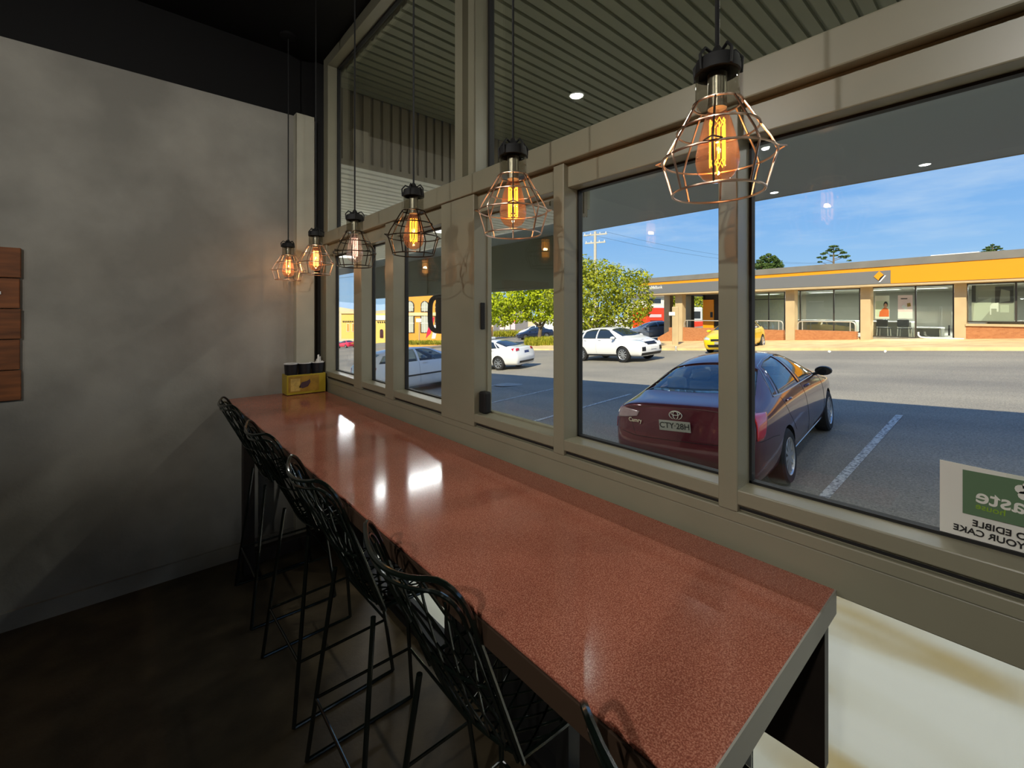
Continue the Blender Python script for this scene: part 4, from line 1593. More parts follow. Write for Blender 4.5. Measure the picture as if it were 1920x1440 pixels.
# ---- white SUV crossing behind the maroon car
S4 = scaled(HATCH, 1.065, 1.05, 1.085, rw=0.36, spokes=10)
S4['hs'] = 1.1
S4['zb'] = 0.26
wf = G(1171, 679.5)
h4 = Vector((-0.13, -0.99, 0)).normalized()
l4 = Vector((-h4.y, h4.x, 0))
pos = wf - h4 * S4['axle'][1] + l4 * (S4['W'] - 0.11)
pos.z = gz(pos.x, pos.y)
D4 = make_car('suv', 'white SUV crossing the car park behind the maroon car', S4, 'car_white', pos, h4)
for s in (-1, 1):
    D4['patch']('headlight', 'x', [(s * 0.36, 0.87), (s * 0.70, 0.90)], [(s * 0.36, 0.95), (s * 0.70, 1.0)], 'head', -1, 0.006, nu=8, nv=5)
    D4['patch']('headlight', 'y', [(4.02, 0.92), (4.25, 0.90)], [(3.86, 1.0), (4.22, 0.98)], 'head', s, 0.006, nu=8, nv=5)
    D4['patch']('fog_light', 'x', [(s * 0.46, 0.50), (s * 0.66, 0.50)], [(s * 0.46, 0.68), (s * 0.66, 0.68)], 'trim_black', -1, 0.008, nu=8, nv=6)
    D4['ribbon']('arch_trim', 'y', [(0.9, 0.33), (3.6, 0.33)], 'trim_black', s, 0.05, -0.02)
D4['patch']('grille', 'x', [(-0.30, 0.76), (0.30, 0.76)], [(-0.38, 0.89), (0.38, 0.89)], 'trim_black', -1, 0.006)
D4['patch']('lower_bumper_trim', 'x', [(-0.66, 0.30), (0.66, 0.30)], [(-0.66, 0.42), (0.66, 0.42)], 'trim_black', -1, 0.006)
plate(D4, 0, 0.62, '', 'white_paint', s=-1)

# ---- yellow hatchback by the bank kerb
S5 = scaled(HATCH, 0.98, 1.0, 0.97)
h5 = Vector((-0.985, -0.06, 0)).normalized()
l5 = Vector((-h5.y, h5.x, 0))
fw_ = G(1350, 664)
pos = fw_ - h5 * S5['L']
pos.z = gz(pos.x, pos.y)
E5 = make_car('hatchback', 'yellow hatchback parked by the kerb of the low brick wall', S5, 'car_yellow', pos, h5)
for s in (-1, 1):
    E5['patch']('headlight', 'x', [(s * 0.42, 0.66), (s * 0.72, 0.68)], [(s * 0.42, 0.74), (s * 0.72, 0.80)], 'head', -1, 0.006, nu=8, nv=5)
E5['patch']('grille', 'x', [(-0.36, 0.60), (0.36, 0.60)], [(-0.36, 0.70), (0.36, 0.70)], 'trim_black', -1, 0.006)
E5['patch']('lower_bumper_trim', 'x', [(-0.5, 0.32), (0.5, 0.32)], [(-0.55, 0.44), (0.55, 0.44)], 'trim_black', -1, 0.006)
plate(E5, 0, 0.52, '', 'plate', s=-1)


# ---- cars further off
def far_car(name, label, S, pm, px, py, head, yoff=0.0):
    p = G(px, py)
    h = Vector((head[0], head[1], 0)).normalized()
    p = p - h * (S['L'] / 2)
    p.z = gz(p.x, p.y)
    return make_car(name, label, S, pm, p, h, level=2)


F6 = far_car('sedan', 'dark navy sedan parked behind the tree on the grass strip', scaled(SEDAN, 1, 1, 1), 'car_navy', 1003, 635, (-0.88, 0.47))
F7 = far_car('hatchback', 'white hatchback half hidden behind the navy sedan', scaled(HATCH, 1.05, 1, 1.1), 'car_white', 1000, 631, (-0.8, 0.6))
F8 = far_car('sedan', 'grey-blue sedan parked beyond the white SUV', scaled(SEDAN, 1, 1, 1), 'car_grey', 1226, 636, (-0.75, 0.65))
F9 = far_car('sedan', 'pinkish red sedan with yellow plate far off in the narrowest pane', scaled(SEDAN, 1, 1, 1.0), 'car_red', 650, 652, (-0.12, 0.99))
tail_pair(F9, SEDAN, 0.82, 0.98, 0.45)
plate(F9, 0, 0.78, '', 'plate_yellow', w=0.6, h=0.2)


# ================================================================== THE BANK across the car park
M.update(
    bank_grey=mat('bank_grey_roof_edge', (116, 112, 104), 0.6, var=0.08, vscale=1.5),
    bank_sign=mat('bank_charcoal_sign', (108, 108, 108), 0.5),
    bank_yellow=mat('bank_yellow', (226, 145, 0), 0.5),
    cream=mat('cream_render', (186, 164, 126), 0.8, var=0.06, vscale=2),
    brick=brick_mat('orange_brick', (178, 118, 72), (160, 100, 58), (168, 122, 86), 5.0),
    bank_frame=mat('dark_bronze_frame', (58, 52, 44), 0.4),
    bank_glass=glass_mat('bank_glass', (246, 250, 247), 1.75),
    bank_wall=mat('bank_inner_wall', (150, 148, 136), 0.8),
    bank_dark=mat('bank_inner_dark', (46, 44, 42), 0.8),
    rail=mat('galvanised_rail', (206, 200, 186), 0.35, metal=0.6),
    orange_print=mat('orange_print', (222, 104, 40), 0.7),
    skin_print=mat('skin_tone_print', (206, 150, 116), 0.7),
    pale_print=mat('pale_green_print', (206, 214, 190), 0.7),
    pink_print=mat('pale_pink_print', (236, 206, 206), 0.7),
)
BO = Vector((25.86, -0.09, 0))
BU = Vector((0.108, 0.994, 0)).normalized()       # along the front, to the left
BN = Vector((-BU.y, BU.x, 0))                     # out of the front, towards the shop
BRZ = math.atan2(-BU.y, -BU.x)


def BP(px, py, d=0.0):
    """local (x right along the front, z height) on the plane d behind the fascia"""
    r = ray(px, py)
    o = BO - BN * d
    t = (o - EYE).dot(BN) / r.dot(BN)
    p = EYE + r * t
    return -(p - BO).dot(BU), p.z


bank = thing('bank_building', 'low bank building with charcoal and yellow fascia and cream pillars', 'building', BO, BRZ)
xL = BP(1196, 530)[0]
xR = 7.0
xS = BP(1670, 500)[0]
z_top = 0.5 * (BP(1920, 469)[1] + BP(1345, 510)[1])
z_g = 0.5 * (BP(1920, 484)[1] + BP(1345, 520)[1])
z_y = 0.5 * (BP(1600, 512)[1] + BP(1345, 526)[1])
z_b = 0.5 * (BP(1920, 521)[1] + BP(1345, 545)[1])
z_s = z_b - 0.10


def bpart(nm, m, x0, x1, d0, d1, z0, z1, parent=bank, bevel=0.0):
    return MB().box(min(x0, x1), max(x0, x1), d0, d1, z0, z1).build(nm, m, parent, bevel=bevel)


bpart('roof_edge', 'bank_grey', xL, xR, -0.04, 0.25, z_g, z_top)
bpart('yellow_band', 'bank_yellow', xL, xS, 0.0, 0.2, z_y, z_g)
bpart('yellow_fascia', 'bank_yellow', xS, xR, -0.01, 0.2, z_b, z_g)
sgn = bpart('charcoal_fascia', 'bank_sign', xL, xS, 0.0, 0.2, z_b, z_y)
bpart('soffit', 'cream', xL, xR, 0.02, 1.6, z_s, z_b)
bpart('roof', 'bank_grey', xL, xR, 0.2, 14, z_b, z_top - 0.05)
# lettering and emblem on the fascia
tx = BP(1242, 541)[0]
tz = BP(1215, 540)[1]
o1 = text('fascia_lettering', 'Bank', 0.30, 'white_paint', sgn, (tx, -0.006, tz), (1, 0, 0), (0, 0, 1), 0.004, align='RIGHT')
w_ = max(v.co.x for v in o1.data.vertices) - min(v.co.x for v in o1.data.vertices)
text('fascia_lettering', 'Commonwealth', 0.30, 'white_paint', sgn, (tx - w_ - 0.02, -0.006, tz), (1, 0, 0), (0, 0, 1), 0.004, bold=0.008, align='RIGHT')
ex, ez = BP(1650, 519)
hw = (BP(1661, 519)[0] - BP(1638, 519)[0]) / 2
hz = 0.5 * (z_y - z_b) * 0.88
MB().prism([(ex - hw, ez + 0.10 * hz), (ex - 0.1 * hw, ez + hz), (ex + 0.62 * hw, ez + 0.30 * hz), (ex + 0.05 * hw, ez - 0.15 * hz), (ex - 0.22 * hw, ez - 0.62 * hz)], 'y', -0.03, -0.005).build('emblem', 'bank_yellow', sgn)
MB().prism([(ex - 0.22 * hw, ez - 0.95 * hz), (ex + 0.05 * hw, ez - 0.95 * hz), (ex + hw, ez + 0.15 * hz), (ex + 0.78 * hw, ez + 0.22 * hz)], 'y', -0.03, -0.005).build('emblem_fold', 'white_paint', sgn)
MB().prism([(ex + 0.62 * hw, ez + 0.30 * hz), (ex + 0.78 * hw, ez + 0.15 * hz), (ex + 0.02 * hw, ez - 0.75 * hz), (ex - 0.22 * hw, ez - 0.62 * hz), (ex + 0.05 * hw, ez - 0.15 * hz)], 'y', -0.02, -0.004).build('emblem_shade', 'trim_black', sgn)

DP = 0.62
for a, b, pb, dd in ((1265.8, 1279, 648, DP), (1472.5, 1489.5, 644, DP), (1613, 1632, 638.5, DP), (1789, 1811.5, 638, DP), (1245, 1256, 636, 3.2), (1285.5, 1296, 630, 5.5)):
    x0, x1 = BP(a, 600, dd)[0], BP(b, 600, dd)[0]
    zb_ = BP(0.5 * (a + b), pb, dd)[1] - 0.15
    bpart('pillar', 'cream', x0, x1, dd, dd + 0.42, zb_, z_b, bevel=0.01)
# low brick walls between the pillars
for a, b, pt, pb in ((1273, 1412, 615.5, 650), (1400, 1469, 618.6, 645), (1488.5, 1606, 620, 643)):
    x0, x1 = BP(a, 620, DP + 0.1)[0], BP(b, 620, DP + 0.1)[0]
    zt_ = BP(0.5 * (a + b), pt, DP + 0.1)[1]
    zb_ = BP(0.5 * (a + b), pb, DP + 0.1)[1] - 0.25
    if a == 1400:
        continue
    if a == 1273:
        x1 = BP(1469, 620, DP + 0.1)[0]
    bpart('low_brick_wall', 'brick', x0, x1, DP + 0.1, DP + 0.3, zb_, zt_)
x0, x1 = BP(1811, 620, DP)[0], xR
bpart('brick_base', 'brick', x0, x1, DP, DP + 0.3, BP(1860, 640, DP)[1] - 0.25, BP(1860, 612, DP)[1])
bpart('window_sill', 'cream', x0, x1, DP - 0.06, DP + 0.1, BP(1860, 612, DP)[1], BP(1860, 607.5, DP)[1])
# sloping brick side of the steps
q = [BP(1233, 633, DP + 0.1), BP(1254, 621, DP + 0.1), BP(1254, 614, DP + 0.1), BP(1268, 613.5, DP + 0.1), BP(1268, 660, DP + 0.1), BP(1233, 660, DP + 0.1)]
MB().prism(q, 'y', DP + 0.1, DP + 0.3).build('stair_wall', 'brick', bank)
# raised floor, inner walls
zf1 = BP(1700, 634, 1.2)[1]
xW = BP(1318, 600, 2.2)[0]
bpart('terrace', 'kerb', BP(1262, 620, DP)[0], BP(1612, 600, DP)[0], DP + 0.3, 4.0, zf1 - 2.0, BP(1400, 622, DP + 0.2)[1] - 0.12)
bpart('hall_floor', 'bank_wall', xW + 0.2, xR, 1.0, 9.0, zf1 - 1.5, zf1)
bpart('back_wall', 'bank_wall', xW + 0.2, xR, 8.0, 8.2, zf1, z_b)
bpart('side_wall', 'bank_dark', xW, xW + 0.2, 2.2, 13.0, zf1 - 1.5, z_b)
bpart('end_wall', 'bank_dark', xR - 0.2, xR, 1.0, 9.0, zf1 - 1.5, z_b)
# cash machine bay
a0, a1 = BP(1318, 600, 2.2)[0], BP(1339, 600, 2.2)[0]
zc, zd = BP(1330, 562, 2.2)[1], BP(1330, 618, 2.2)[1] - 0.3
bpart('black_bay', 'bank_dark', a0, a1 + 1.2, 2.2, 2.6, zd, z_b)
cash = bpart('yellow_panel', 'bank_yellow', a0 + 0.05, a1, 2.12, 2.2, zd, zc)
bpart('cash_slot', 'trim_black', a1 - 0.22, a1 - 0.05, 2.10, 2.12, BP(1338, 595, 2.2)[1], BP(1338, 585, 2.2)[1], cash)


def shop_window(a, b, pt, pb, d, splits=(), transoms=()):
    x0, x1 = BP(a, 580, d)[0], BP(b, 580, d)[0]
    zt_ = z_s if pt is None else BP(0.5 * (a + b), pt, d)[1]
    zb_ = BP(0.5 * (a + b), pb, d)[1]
    m_ = MB()
    f = 0.05
    for xx in (x0, x1 - f):
        m_.box(xx, xx + f, d, d + 0.08, zb_, zt_)
    m_.box(x0, x1, d, d + 0.08, zt_ - f, zt_)
    m_.box(x0, x1, d, d + 0.08, zb_, zb_ + f)
    for s_ in splits:
        xx = BP(s_, 580, d)[0]
        m_.box(xx - f / 2, xx + f / 2, d, d + 0.08, zb_, zt_)
    for s_ in transoms:
        zz = BP(0.5 * (a + b), s_, d)[1]
        m_.box(x0, x1, d, d + 0.08, zz - f / 2, zz + f / 2)
    w = m_.build('window', 'bank_frame', bank)
    MB().box(x0 + 0.01, x1 - 0.01, d + 0.035, d + 0.045, zb_ + 0.01, zt_ - 0.01).build('pane', 'bank_glass', w)


shop_window(1352, 1472, None, 622, 1.9, (1376, 1412, 1441), (562,))
shop_window(1489, 1613, None, 622, 1.3, (1500, 1563), ())
shop_window(1631, 1789, None, 634, 0.95, (1716.5,), ())
shop_window(1811.5, 1985, None, 605, 0.8, (1905,), ())
bpart('inner_ceiling', 'bank_wall', xW + 0.2, xR, 1.6, 8.0, z_s - 0.02, z_s)

zfl = zf1
# desks, chairs and screens inside
def bank_desk(px0, px1, d, h, lb):
    x0, x1 = BP(px0, 600, d)[0], BP(px1, 600, d)[0]
    t_ = thing('desk', lb, 'desk', bank.matrix_basis @ Vector((0.5 * (x0 + x1), d, zfl)), BRZ)
    w2 = (x1 - x0) / 2
    MB().box(-w2, w2, -0.35, 0.35, h - 0.05, h).build('desktop', 'white_paint', t_)
    MB().box(-w2 + 0.05, w2 - 0.05, 0.28, 0.32, 0.0, h - 0.05).build('modesty_panel', 'bank_wall', t_)
    for sx in (-1, 1):
        MB().box(sx * w2 - (0.06 if sx > 0 else 0), sx * w2 + (0.06 if sx < 0 else 0), -0.3, 0.28, 0, h - 0.05).build('end_panel', 'bank_wall', t_)
    return t_


bpy.context.view_layer.update()
bank_desk(1492, 1608, 3.0, 0.78, 'white bank desk behind the glass with the hoop rail in front')
bank_desk(1636, 1712, 2.6, 0.76, 'white bank desk behind the two posters')
bank_desk(1716, 1768, 2.4, 0.5, 'low white bench inside the bank beside the posters')
bank_desk(1850, 1960, 2.6, 0.85, 'white counter behind the far right bank window')
bp_ = thing('partition', 'grey partition panel above the low white bank bench', 'panel', bank.matrix_basis @ Vector((BP(1742, 600, 3.0)[0], 3.0, zfl)), BRZ)
MB().box(-0.8, 0.8, -0.03, 0.03, 0.6, 1.25).build('screen', 'bank_wall', bp_)
for sx in (-0.7, 0.7):
    MB().box(sx - 0.03, sx + 0.03, -0.03, 0.03, 0, 0.6).build('leg', 'bank_dark', bp_)


for k_, (px_, dd_) in enumerate(((1440, 4.0), (1540, 4.0), (1660, 3.2), (1745, 3.2), (1860, 3.2))):  # lamps added inside the bank to lighten its windows
    xx_ = BP(px_, 560, dd_)[0]
    t_ = thing('bank_fill_light', 'added lit ceiling panel to brighten the bank, ' + ('behind the yellow car', 'above the long white desk', 'above the two posters', 'above the low white bench', 'behind the far right window')[k_], 'light',
               bank.matrix_basis @ Vector((xx_, dd_, z_s - 0.03)), BRZ)
    MB().box(-0.6, 0.6, -0.3, 0.3, -0.03, 0.0).build('tray', 'white_paint', t_)
    MB().box(-0.56, 0.56, -0.26, 0.26, -0.036, -0.03).build('diffuser', 'lamp_on_soft', t_)
    ld = bpy.data.lights.new('panel_glow', 'AREA')
    ld.shape = 'RECTANGLE'
    ld.size, ld.size_y = 1.1, 0.5
    ld.energy = 220
    lo = bpy.data.objects.new('panel_glow', ld)
    COL.objects.link(lo)
    lo.parent = t_
    lo.location = (0, 0, -0.05)


def bank_chair(px, d, lb):
    x = BP(px, 600, d)[0]
    t_ = thing('chair', lb, 'chair', bank.matrix_basis @ Vector((x, d, zfl)), BRZ, group='black chairs inside the bank')
    MB().box(-0.24, 0.24, -0.22, 0.24, 0.42, 0.47).build('seat', 'trim_black', t_, bevel=0.015)
    MB().box(-0.22, 0.22, -0.24, -0.20, 0.52, 0.86).build('backrest', 'trim_black', t_, bevel=0.015)
    for sx in (-1, 1):
        for sy in (-1, 1):
            MB().tube([(sx * 0.2, sy * 0.19, 0.43), (sx * 0.22, sy * 0.22, 0.0)], 0.015, 6).build('leg', 'rail', t_)
        MB().tube([(sx * 0.2, -0.21, 0.43), (sx * 0.2, -0.22, 0.6)], 0.014, 6).build('back_post', 'rail', t_)


bank_chair(1657, 1.7, 'black chair in the bank under the portrait poster')
bank_chair(1696, 1.7, 'black chair in the bank under the pink poster')
# posters hung in the window
def poster(px0, px1, py0, py1, lb, bg):
    d = 1.12
    x0, z0 = BP(px0, py1, d)
    x1, z1 = BP(px1, py0, d)
    t_ = thing('poster', lb, 'poster', bank.matrix_basis @ Vector((0.5 * (x0 + x1), d, 0.5 * (z0 + z1))), BRZ)
    w2, h2 = (x1 - x0) / 2, (z1 - z0) / 2
    MB().box(-w2, w2, 0, 0.01, -h2, h2).build('sheet', bg, t_)
    return t_, w2, h2


t_, w2, h2 = poster(1641, 1667.5, 554, 597.5, 'white poster with a person in orange hung in the bank window', 'paper')
MB().box(-w2 * 0.92, w2 * 0.98, -0.004, 0, -h2 * 0.82, h2 * 0.55).build('green_print', 'pale_print', t_)
MB().prism([(-0.45 * w2, -0.82 * h2), (-0.35 * w2, -0.4 * h2), (0.05 * w2, -0.15 * h2), (0.35 * w2, 0.0), (0.75 * w2, -0.1 * h2), (0.95 * w2, -0.3 * h2), (0.95 * w2, -0.82 * h2)], 'y', -0.008, -0.004).build('orange_print', 'orange_print', t_)
MB().prism([(0.5 * w2 + 0.30 * w2 * math.cos(k * PI / 10), 0.22 * h2 + 0.27 * h2 * math.sin(k * PI / 10)) for k in range(20)], 'y', -0.010, -0.004).build('hair_print', 'ink', t_)
MB().prism([(0.5 * w2 + 0.22 * w2 * math.cos(k * PI / 10), 0.12 * h2 + 0.20 * h2 * math.sin(k * PI / 10)) for k in range(20)], 'y', -0.013, -0.004).build('face_print', 'skin_print', t_)
t_, w2, h2 = poster(1683.5, 1711, 553, 597.5, 'pale pink poster with a card picture hung in the bank window', 'pink_print')
MB().prism([(0.25 * w2, 0.3 * h2), (0.7 * w2, 0.35 * h2), (0.8 * w2, 0.05 * h2), (0.3 * w2, 0.0)], 'y', -0.005, 0).build('yellow_print', 'ochre', t_)
MB().prism([(-0.5 * w2, 0.02 * h2), (-0.2 * w2, 0.2 * h2), (0.35 * w2, -0.1 * h2), (0.05 * w2, -0.3 * h2)], 'y', -0.008, -0.004).build('card_print', 'white_paint', t_)
MB().box(-w2 * 0.6, w2 * 0.3, -0.004, 0, h2 * 0.66, h2 * 0.74).build('heading_print', 'ink', t_)
MB().box(-w2, w2, -0.003, 0, -h2 * 0.98, -h2 * 0.42).build('white_print', 'white_paint', t_)

# monochrome graphic on the far right window
dg_ = 0.86
gx0, gx1 = BP(1822, 580, dg_)[0], BP(1902, 580, dg_)[0]
gz0, gz1 = BP(1860, 604, dg_)[1], BP(1860, 534, dg_)[1]
t_ = thing('window_graphic', 'grey monochrome room picture filling the far right bank window', 'picture', bank.matrix_basis @ Vector((gx0, dg_, gz0)), BRZ)
gw, gh = gx1 - gx0, gz1 - gz0
M['g_mid'] = mat('graphic_mid_grey', (160, 160, 144), 0.7)
M['g_light'] = mat('graphic_pale_grey', (188, 190, 172), 0.7)
M['g_dark'] = mat('graphic_dark_grey', (84, 80, 74), 0.7)
MB().box(0, gw, 0.0, 0.01, 0, gh).build('sheet', 'g_mid', t_)
MB().box(0, 0.10 * gw, -0.004, 0, 0.55 * gh, gh).build('dark_corner', 'g_dark', t_)
MB().prism([(0.03 * gw, 0.02 * gh), (0.22 * gw, 0.02 * gh), (0.45 * gw, 0.32 * gh), (0.48 * gw, 0.66 * gh), (0.06 * gw, 0.5 * gh)], 'y', -0.004, 0).build('panelled_side', 'g_light', t_)
MB().prism([(0.56 * gw, 0.5 * gh), (0.98 * gw, 0.5 * gh), (0.98 * gw, 0.95 * gh), (0.56 * gw, 0.95 * gh)], 'y', -0.004, 0).build('dark_shelf', 'g_dark', t_)
MB().prism([(0.66 * gw, 0.52 * gh), (0.9 * gw, 0.56 * gh), (0.9 * gw, 0.82 * gh), (0.7 * gw, 0.88 * gh)], 'y', -0.008, -0.004).build('pale_shelf', 'g_mid', t_)
MB().prism([(0.44 * gw, 0.20 * gh), (0.47 * gw, 0.20 * gh), (0.47 * gw, 0.36 * gh), (0.60 * gw, 0.36 * gh), (0.60 * gw, 0.28 * gh), (0.64 * gw, 0.28 * gh), (0.64 * gw, 0.52 * gh), (0.48 * gw, 0.50 * gh), (0.44 * gw, 0.42 * gh)], 'y', -0.008, 0).build('chair_outline', 'paper', t_)
MB().box(0.68 * gw, 0.88 * gw, -0.008, 0, 0.26 * gh, 0.46 * gh).build('table_outline', 'g_light', t_)

# handrails on the low walls
def hoop(px0, px1, pyt, pyb, d, lb):
    x0, zt_ = BP(px0, pyt, d)
    x1, _ = BP(px1, pyt, d)
    zb_ = BP(0.5 * (px0 + px1), pyb, d)[1]
    t_ = thing('handrail', lb, 'handrail', bank.matrix_basis @ Vector((0.5 * (x0 + x1), d, zb_)), BRZ, group='hoop handrails in front of the bank')
    w2, h = (x1 - x0) / 2, zt_ - zb_
    r_ = 0.18
    pts = [(-w2, 0, 0), (-w2, 0, h - r_), (-w2 + 0.05, 0, h - 0.05), (-w2 + r_, 0, h), (w2 - r_, 0, h), (w2 - 0.05, 0, h - 0.05), (w2, 0, h - r_), (w2, 0, 0)]
    MB().tube(pts, 0.032, 8).build('hoop', 'rail', t_, smooth=True)
    MB().tube([(-w2 + 0.22, 0, 0), (-w2 + 0.22, 0, h - 0.02)], 0.025, 8).build('stay', 'rail', t_, smooth=True)
    MB().tube([(w2 - 0.22, 0, 0), (w2 - 0.22, 0, h - 0.02)], 0.025, 8).build('stay', 'rail', t_, smooth=True)


hoop(1283, 1405, 600.5, 615, DP + 0.2, 'grey hoop handrail on the brick wall behind the yellow car')
hoop(1413, 1468, 601, 618, DP + 0.25, 'grey hoop handrail between the yellow car and the next pillar')
hoop(1496, 1604, 602, 620, DP + 0.2, 'grey hoop handrail on the brick wall with the long white desk behind')
px_, pz_ = BP(1722, 633, 0.5)
t_ = thing('bumper_rail', 'low white bent pipe rail at the foot of the poster window', 'rail', bank.matrix_basis @ Vector((px_, 0.5, pz_ - 0.1)), BRZ)
MB().tube([(0, 0, 0.35), (0, 0, 0.2), (0.08, 0, 0.12), (0.25, 0, 0.1), (1.45, 0, 0.1)], 0.035, 8).build('pipe', 'white_paint', t_, smooth=True)
for x in (0.4, 1.3):
    MB().tube([(x, 0, 0.1), (x, 0, -0.08)], 0.025, 8).build('foot', 'white_paint', t_, smooth=True)
# roof plant
x0, z0_ = BP(1745, 480, 5)
x1, _ = BP(1836, 476, 5)
t_ = thing('roof_box', 'long white flat box on the bank roof', 'roof box', bank.matrix_basis @ Vector((0.5 * (x0 + x1), 5, z_top - 0.05)), BRZ)
hb_ = BP(1790, 475, 5)[1] - (z_top - 0.05)
MB().box(-(x1 - x0) / 2, (x1 - x0) / 2, 0, 1.2, hb_ - 0.14, hb_).build('cover', 'white_paint', t_)
for x in (-0.3 * (x1 - x0), 0.3 * (x1 - x0)):
    MB().box(x - 0.1, x + 0.1, 0.2, 1.0, 0.0, hb_ - 0.14).build('support', 'bank_grey', t_)

# pavement and kerb before the bank
pv = MB()
rows_t, rows_k = [], []
k0 = []
for k in range(25):
    u_ = -12 + k * 1.6
    base = BO + BU * u_
    front = base + BN * (4.1 + max(0.0, u_) * 0.035)
    back = base - BN * 1.3
    zf_ = gz(front.x, front.y) + 0.12
    k0.append(((front.x - 0.06, front.y, gz(front.x, front.y) - 0.05), (front.x, front.y, zf_), (base.x, base.y, gz(base.x, base.y) + 0.02 + max(0.0, u_) * 0.006), (back.x, back.y, gz(back.x, back.y) + 0.0 + max(0.0, u_) * 0.006)))
pv.grid([[r_[j] for r_ in k0] for j in range(4)])
struct(pv.build('pavement', 'kerb'))

# sign post, bollards
def bollard(px, pyt, pyb, lb, r=0.05, m='rail'):
    p = G(px, pyb)
    d = (p - EYE).dot(FW)
    h = (pyb - pyt) * d / FPX
    t_ = thing('bollard', lb, 'bollard', p, group='pale thin posts at the kerb')
    MB().lathe([(r, 0), (r, h - 0.03), (r * 0.6, h), (0, h)], 12).build('post', m, t_, smooth=True)
    MB().lathe([(r * 1.8, -0.01), (r * 1.8, 0.03), (r, 0.04)], 12).build('collar', m, t_, smooth=True)


bollard(1235.5, 637, 660, 'thin pale kerb post left of the square signboard post')
bollard(1267.5, 649, 658, 'short pale kerb post below the blank signboard')
p = G(1266, 650)
d_ = (p - EYE).dot(FW)
t_ = thing('signboard', 'tall pale blank signboard standing by the bank steps', 'sign', p)
t_.rotation_euler.z = BRZ
k_ = d_ / FPX
MB().box(-6.5 * k_, 6.5 * k_, -0.05, 0.05, 0.0, 75 * k_).build('board', 'cream', t_, bevel=0.05)
MB().box(-12 * k_, 1 * k_, -0.09, -0.05, 58 * k_, 65 * k_).build('arrow_plate', 'white_paint', t_, bevel=0.02)

# ================================================================== BUS, HOUSE behind the colonnade
D_ = 52
pL, pR = PD(1213, 600, D_), PD(1318, 600, D_ + 4)
zb_ = PD(1240, 614, D_).z
bdir = (pR - pL)
bl = math.hypot(bdir.x, bdir.y)
t_ = thing('bus', 'orange-red and white bus seen between the bank pillars', 'bus', (pL.x, pL.y, zb_ - 0.5), math.atan2(bdir.y, bdir.x))
bodyh = PD(1240, 577, D_).z - zb_ + 0.6
MB().box(0.0, bl, 0, 2.5, 0.35, bodyh).build('body', 'white_paint', t_, bevel=0.15, seg=3)
MB().box(-0.03, bl * 0.33, -0.03, 2.53, 0.35, bodyh - 0.06).build('rear_section', 'bus_red', t_, bevel=0.12, seg=3)
MB().box(bl * 0.34, bl * 0.95, -0.02, 0.05, bodyh * 0.52, bodyh * 0.82).build('side_windows', 'dark_glass', t_)
MB().box(bl * 0.60, bl + 0.02, -0.04, 2.54, 0.35, bodyh * 0.40).build('front_skirt', 'bus_red', t_, bevel=0.08)
MB().box(bl * 0.96, bl + 0.03, 0.1, 2.4, bodyh * 0.45, bodyh * 0.9).build('windscreen', 'dark_glass', t_, bevel=0.05)
MB().box(bl * 0.04, bl * 0.24, -0.05, -0.02, bodyh * 0.58, bodyh * 0.70).build('side_sign', 'pink_print', t_)
MB().box(bl * 0.05, bl * 0.26, -0.05, -0.02, bodyh * 0.42, bodyh * 0.45).build('grille_line', 'maroon', t_)
for x in (bl * 0.22, bl * 0.78):
    MB().lathe([(0.0, -0.06), (0.3, -0.06), (0.48, -0.03), (0.48, 0.25), (0.0, 0.25)], 20, (x, 0.02, 0.48), 'y').build('wheel', 'tyre', t_)


def block(name, label, cat, px0, px1, pyt, pyb, D, depth, m, yaw=0.0, windows=(), wm='dark_glass', extra=None, group=None):
    """a building that faces the shop; pixel extents give its width and height at distance D"""
    a, b = PD(px0, pyb, D), PD(px1, pyb, D)
    k = D / FPX
    t_ = thing(name, label, cat, (a.x, a.y, a.z - 1.5), -AZ + yaw, group)
    Wd, H = (px1 - px0) * k, (pyb - pyt) * k + 1.5
    MB().box(0, Wd, 0, depth, 0, H).build('wall', m, t_)
    for (x0, x1, yt, yb) in windows:
        w = MB().box((x0 - px0) * k, (x1 - px0) * k, -0.06, 0.02, (pyb - yb) * k + 1.5, (pyb - yt) * k + 1.5).build('window_surround', 'white_paint', t_)
        s_ = 0.10
        MB().box((x0 - px0) * k + s_, (x1 - px0) * k - s_, -0.08, 0.0, (pyb - yb) * k + 1.5 + s_, (pyb - yt) * k + 1.5 - s_).build('pane', wm, w)
    return t_, Wd, H, k


M['cream_wall'] = mat('cream_house_wall', (240, 232, 206), 0.8)
M['pale_wall'] = mat('pale_wall', (214, 214, 214), 0.8)
M['mid_wall'] = mat('mid_grey_wall', (120, 118, 122), 0.8)
M['orange_wall'] = mat('orange_render', (242, 164, 64), 0.85, var=0.06, vscale=0.6)
M['yellow_wall'] = mat('golden_render', (248, 206, 110), 0.85)
M['stone'] = mat('pale_stone_band', (246, 214, 160), 0.8)
M['pinkish'] = mat('pink_panel', (236, 196, 206), 0.8)
M['red_sign'] = mat('red_sign', (214, 40, 30), 0.6)
M['roof_grey'] = mat('grey_roof', (150, 140, 128), 0.7)

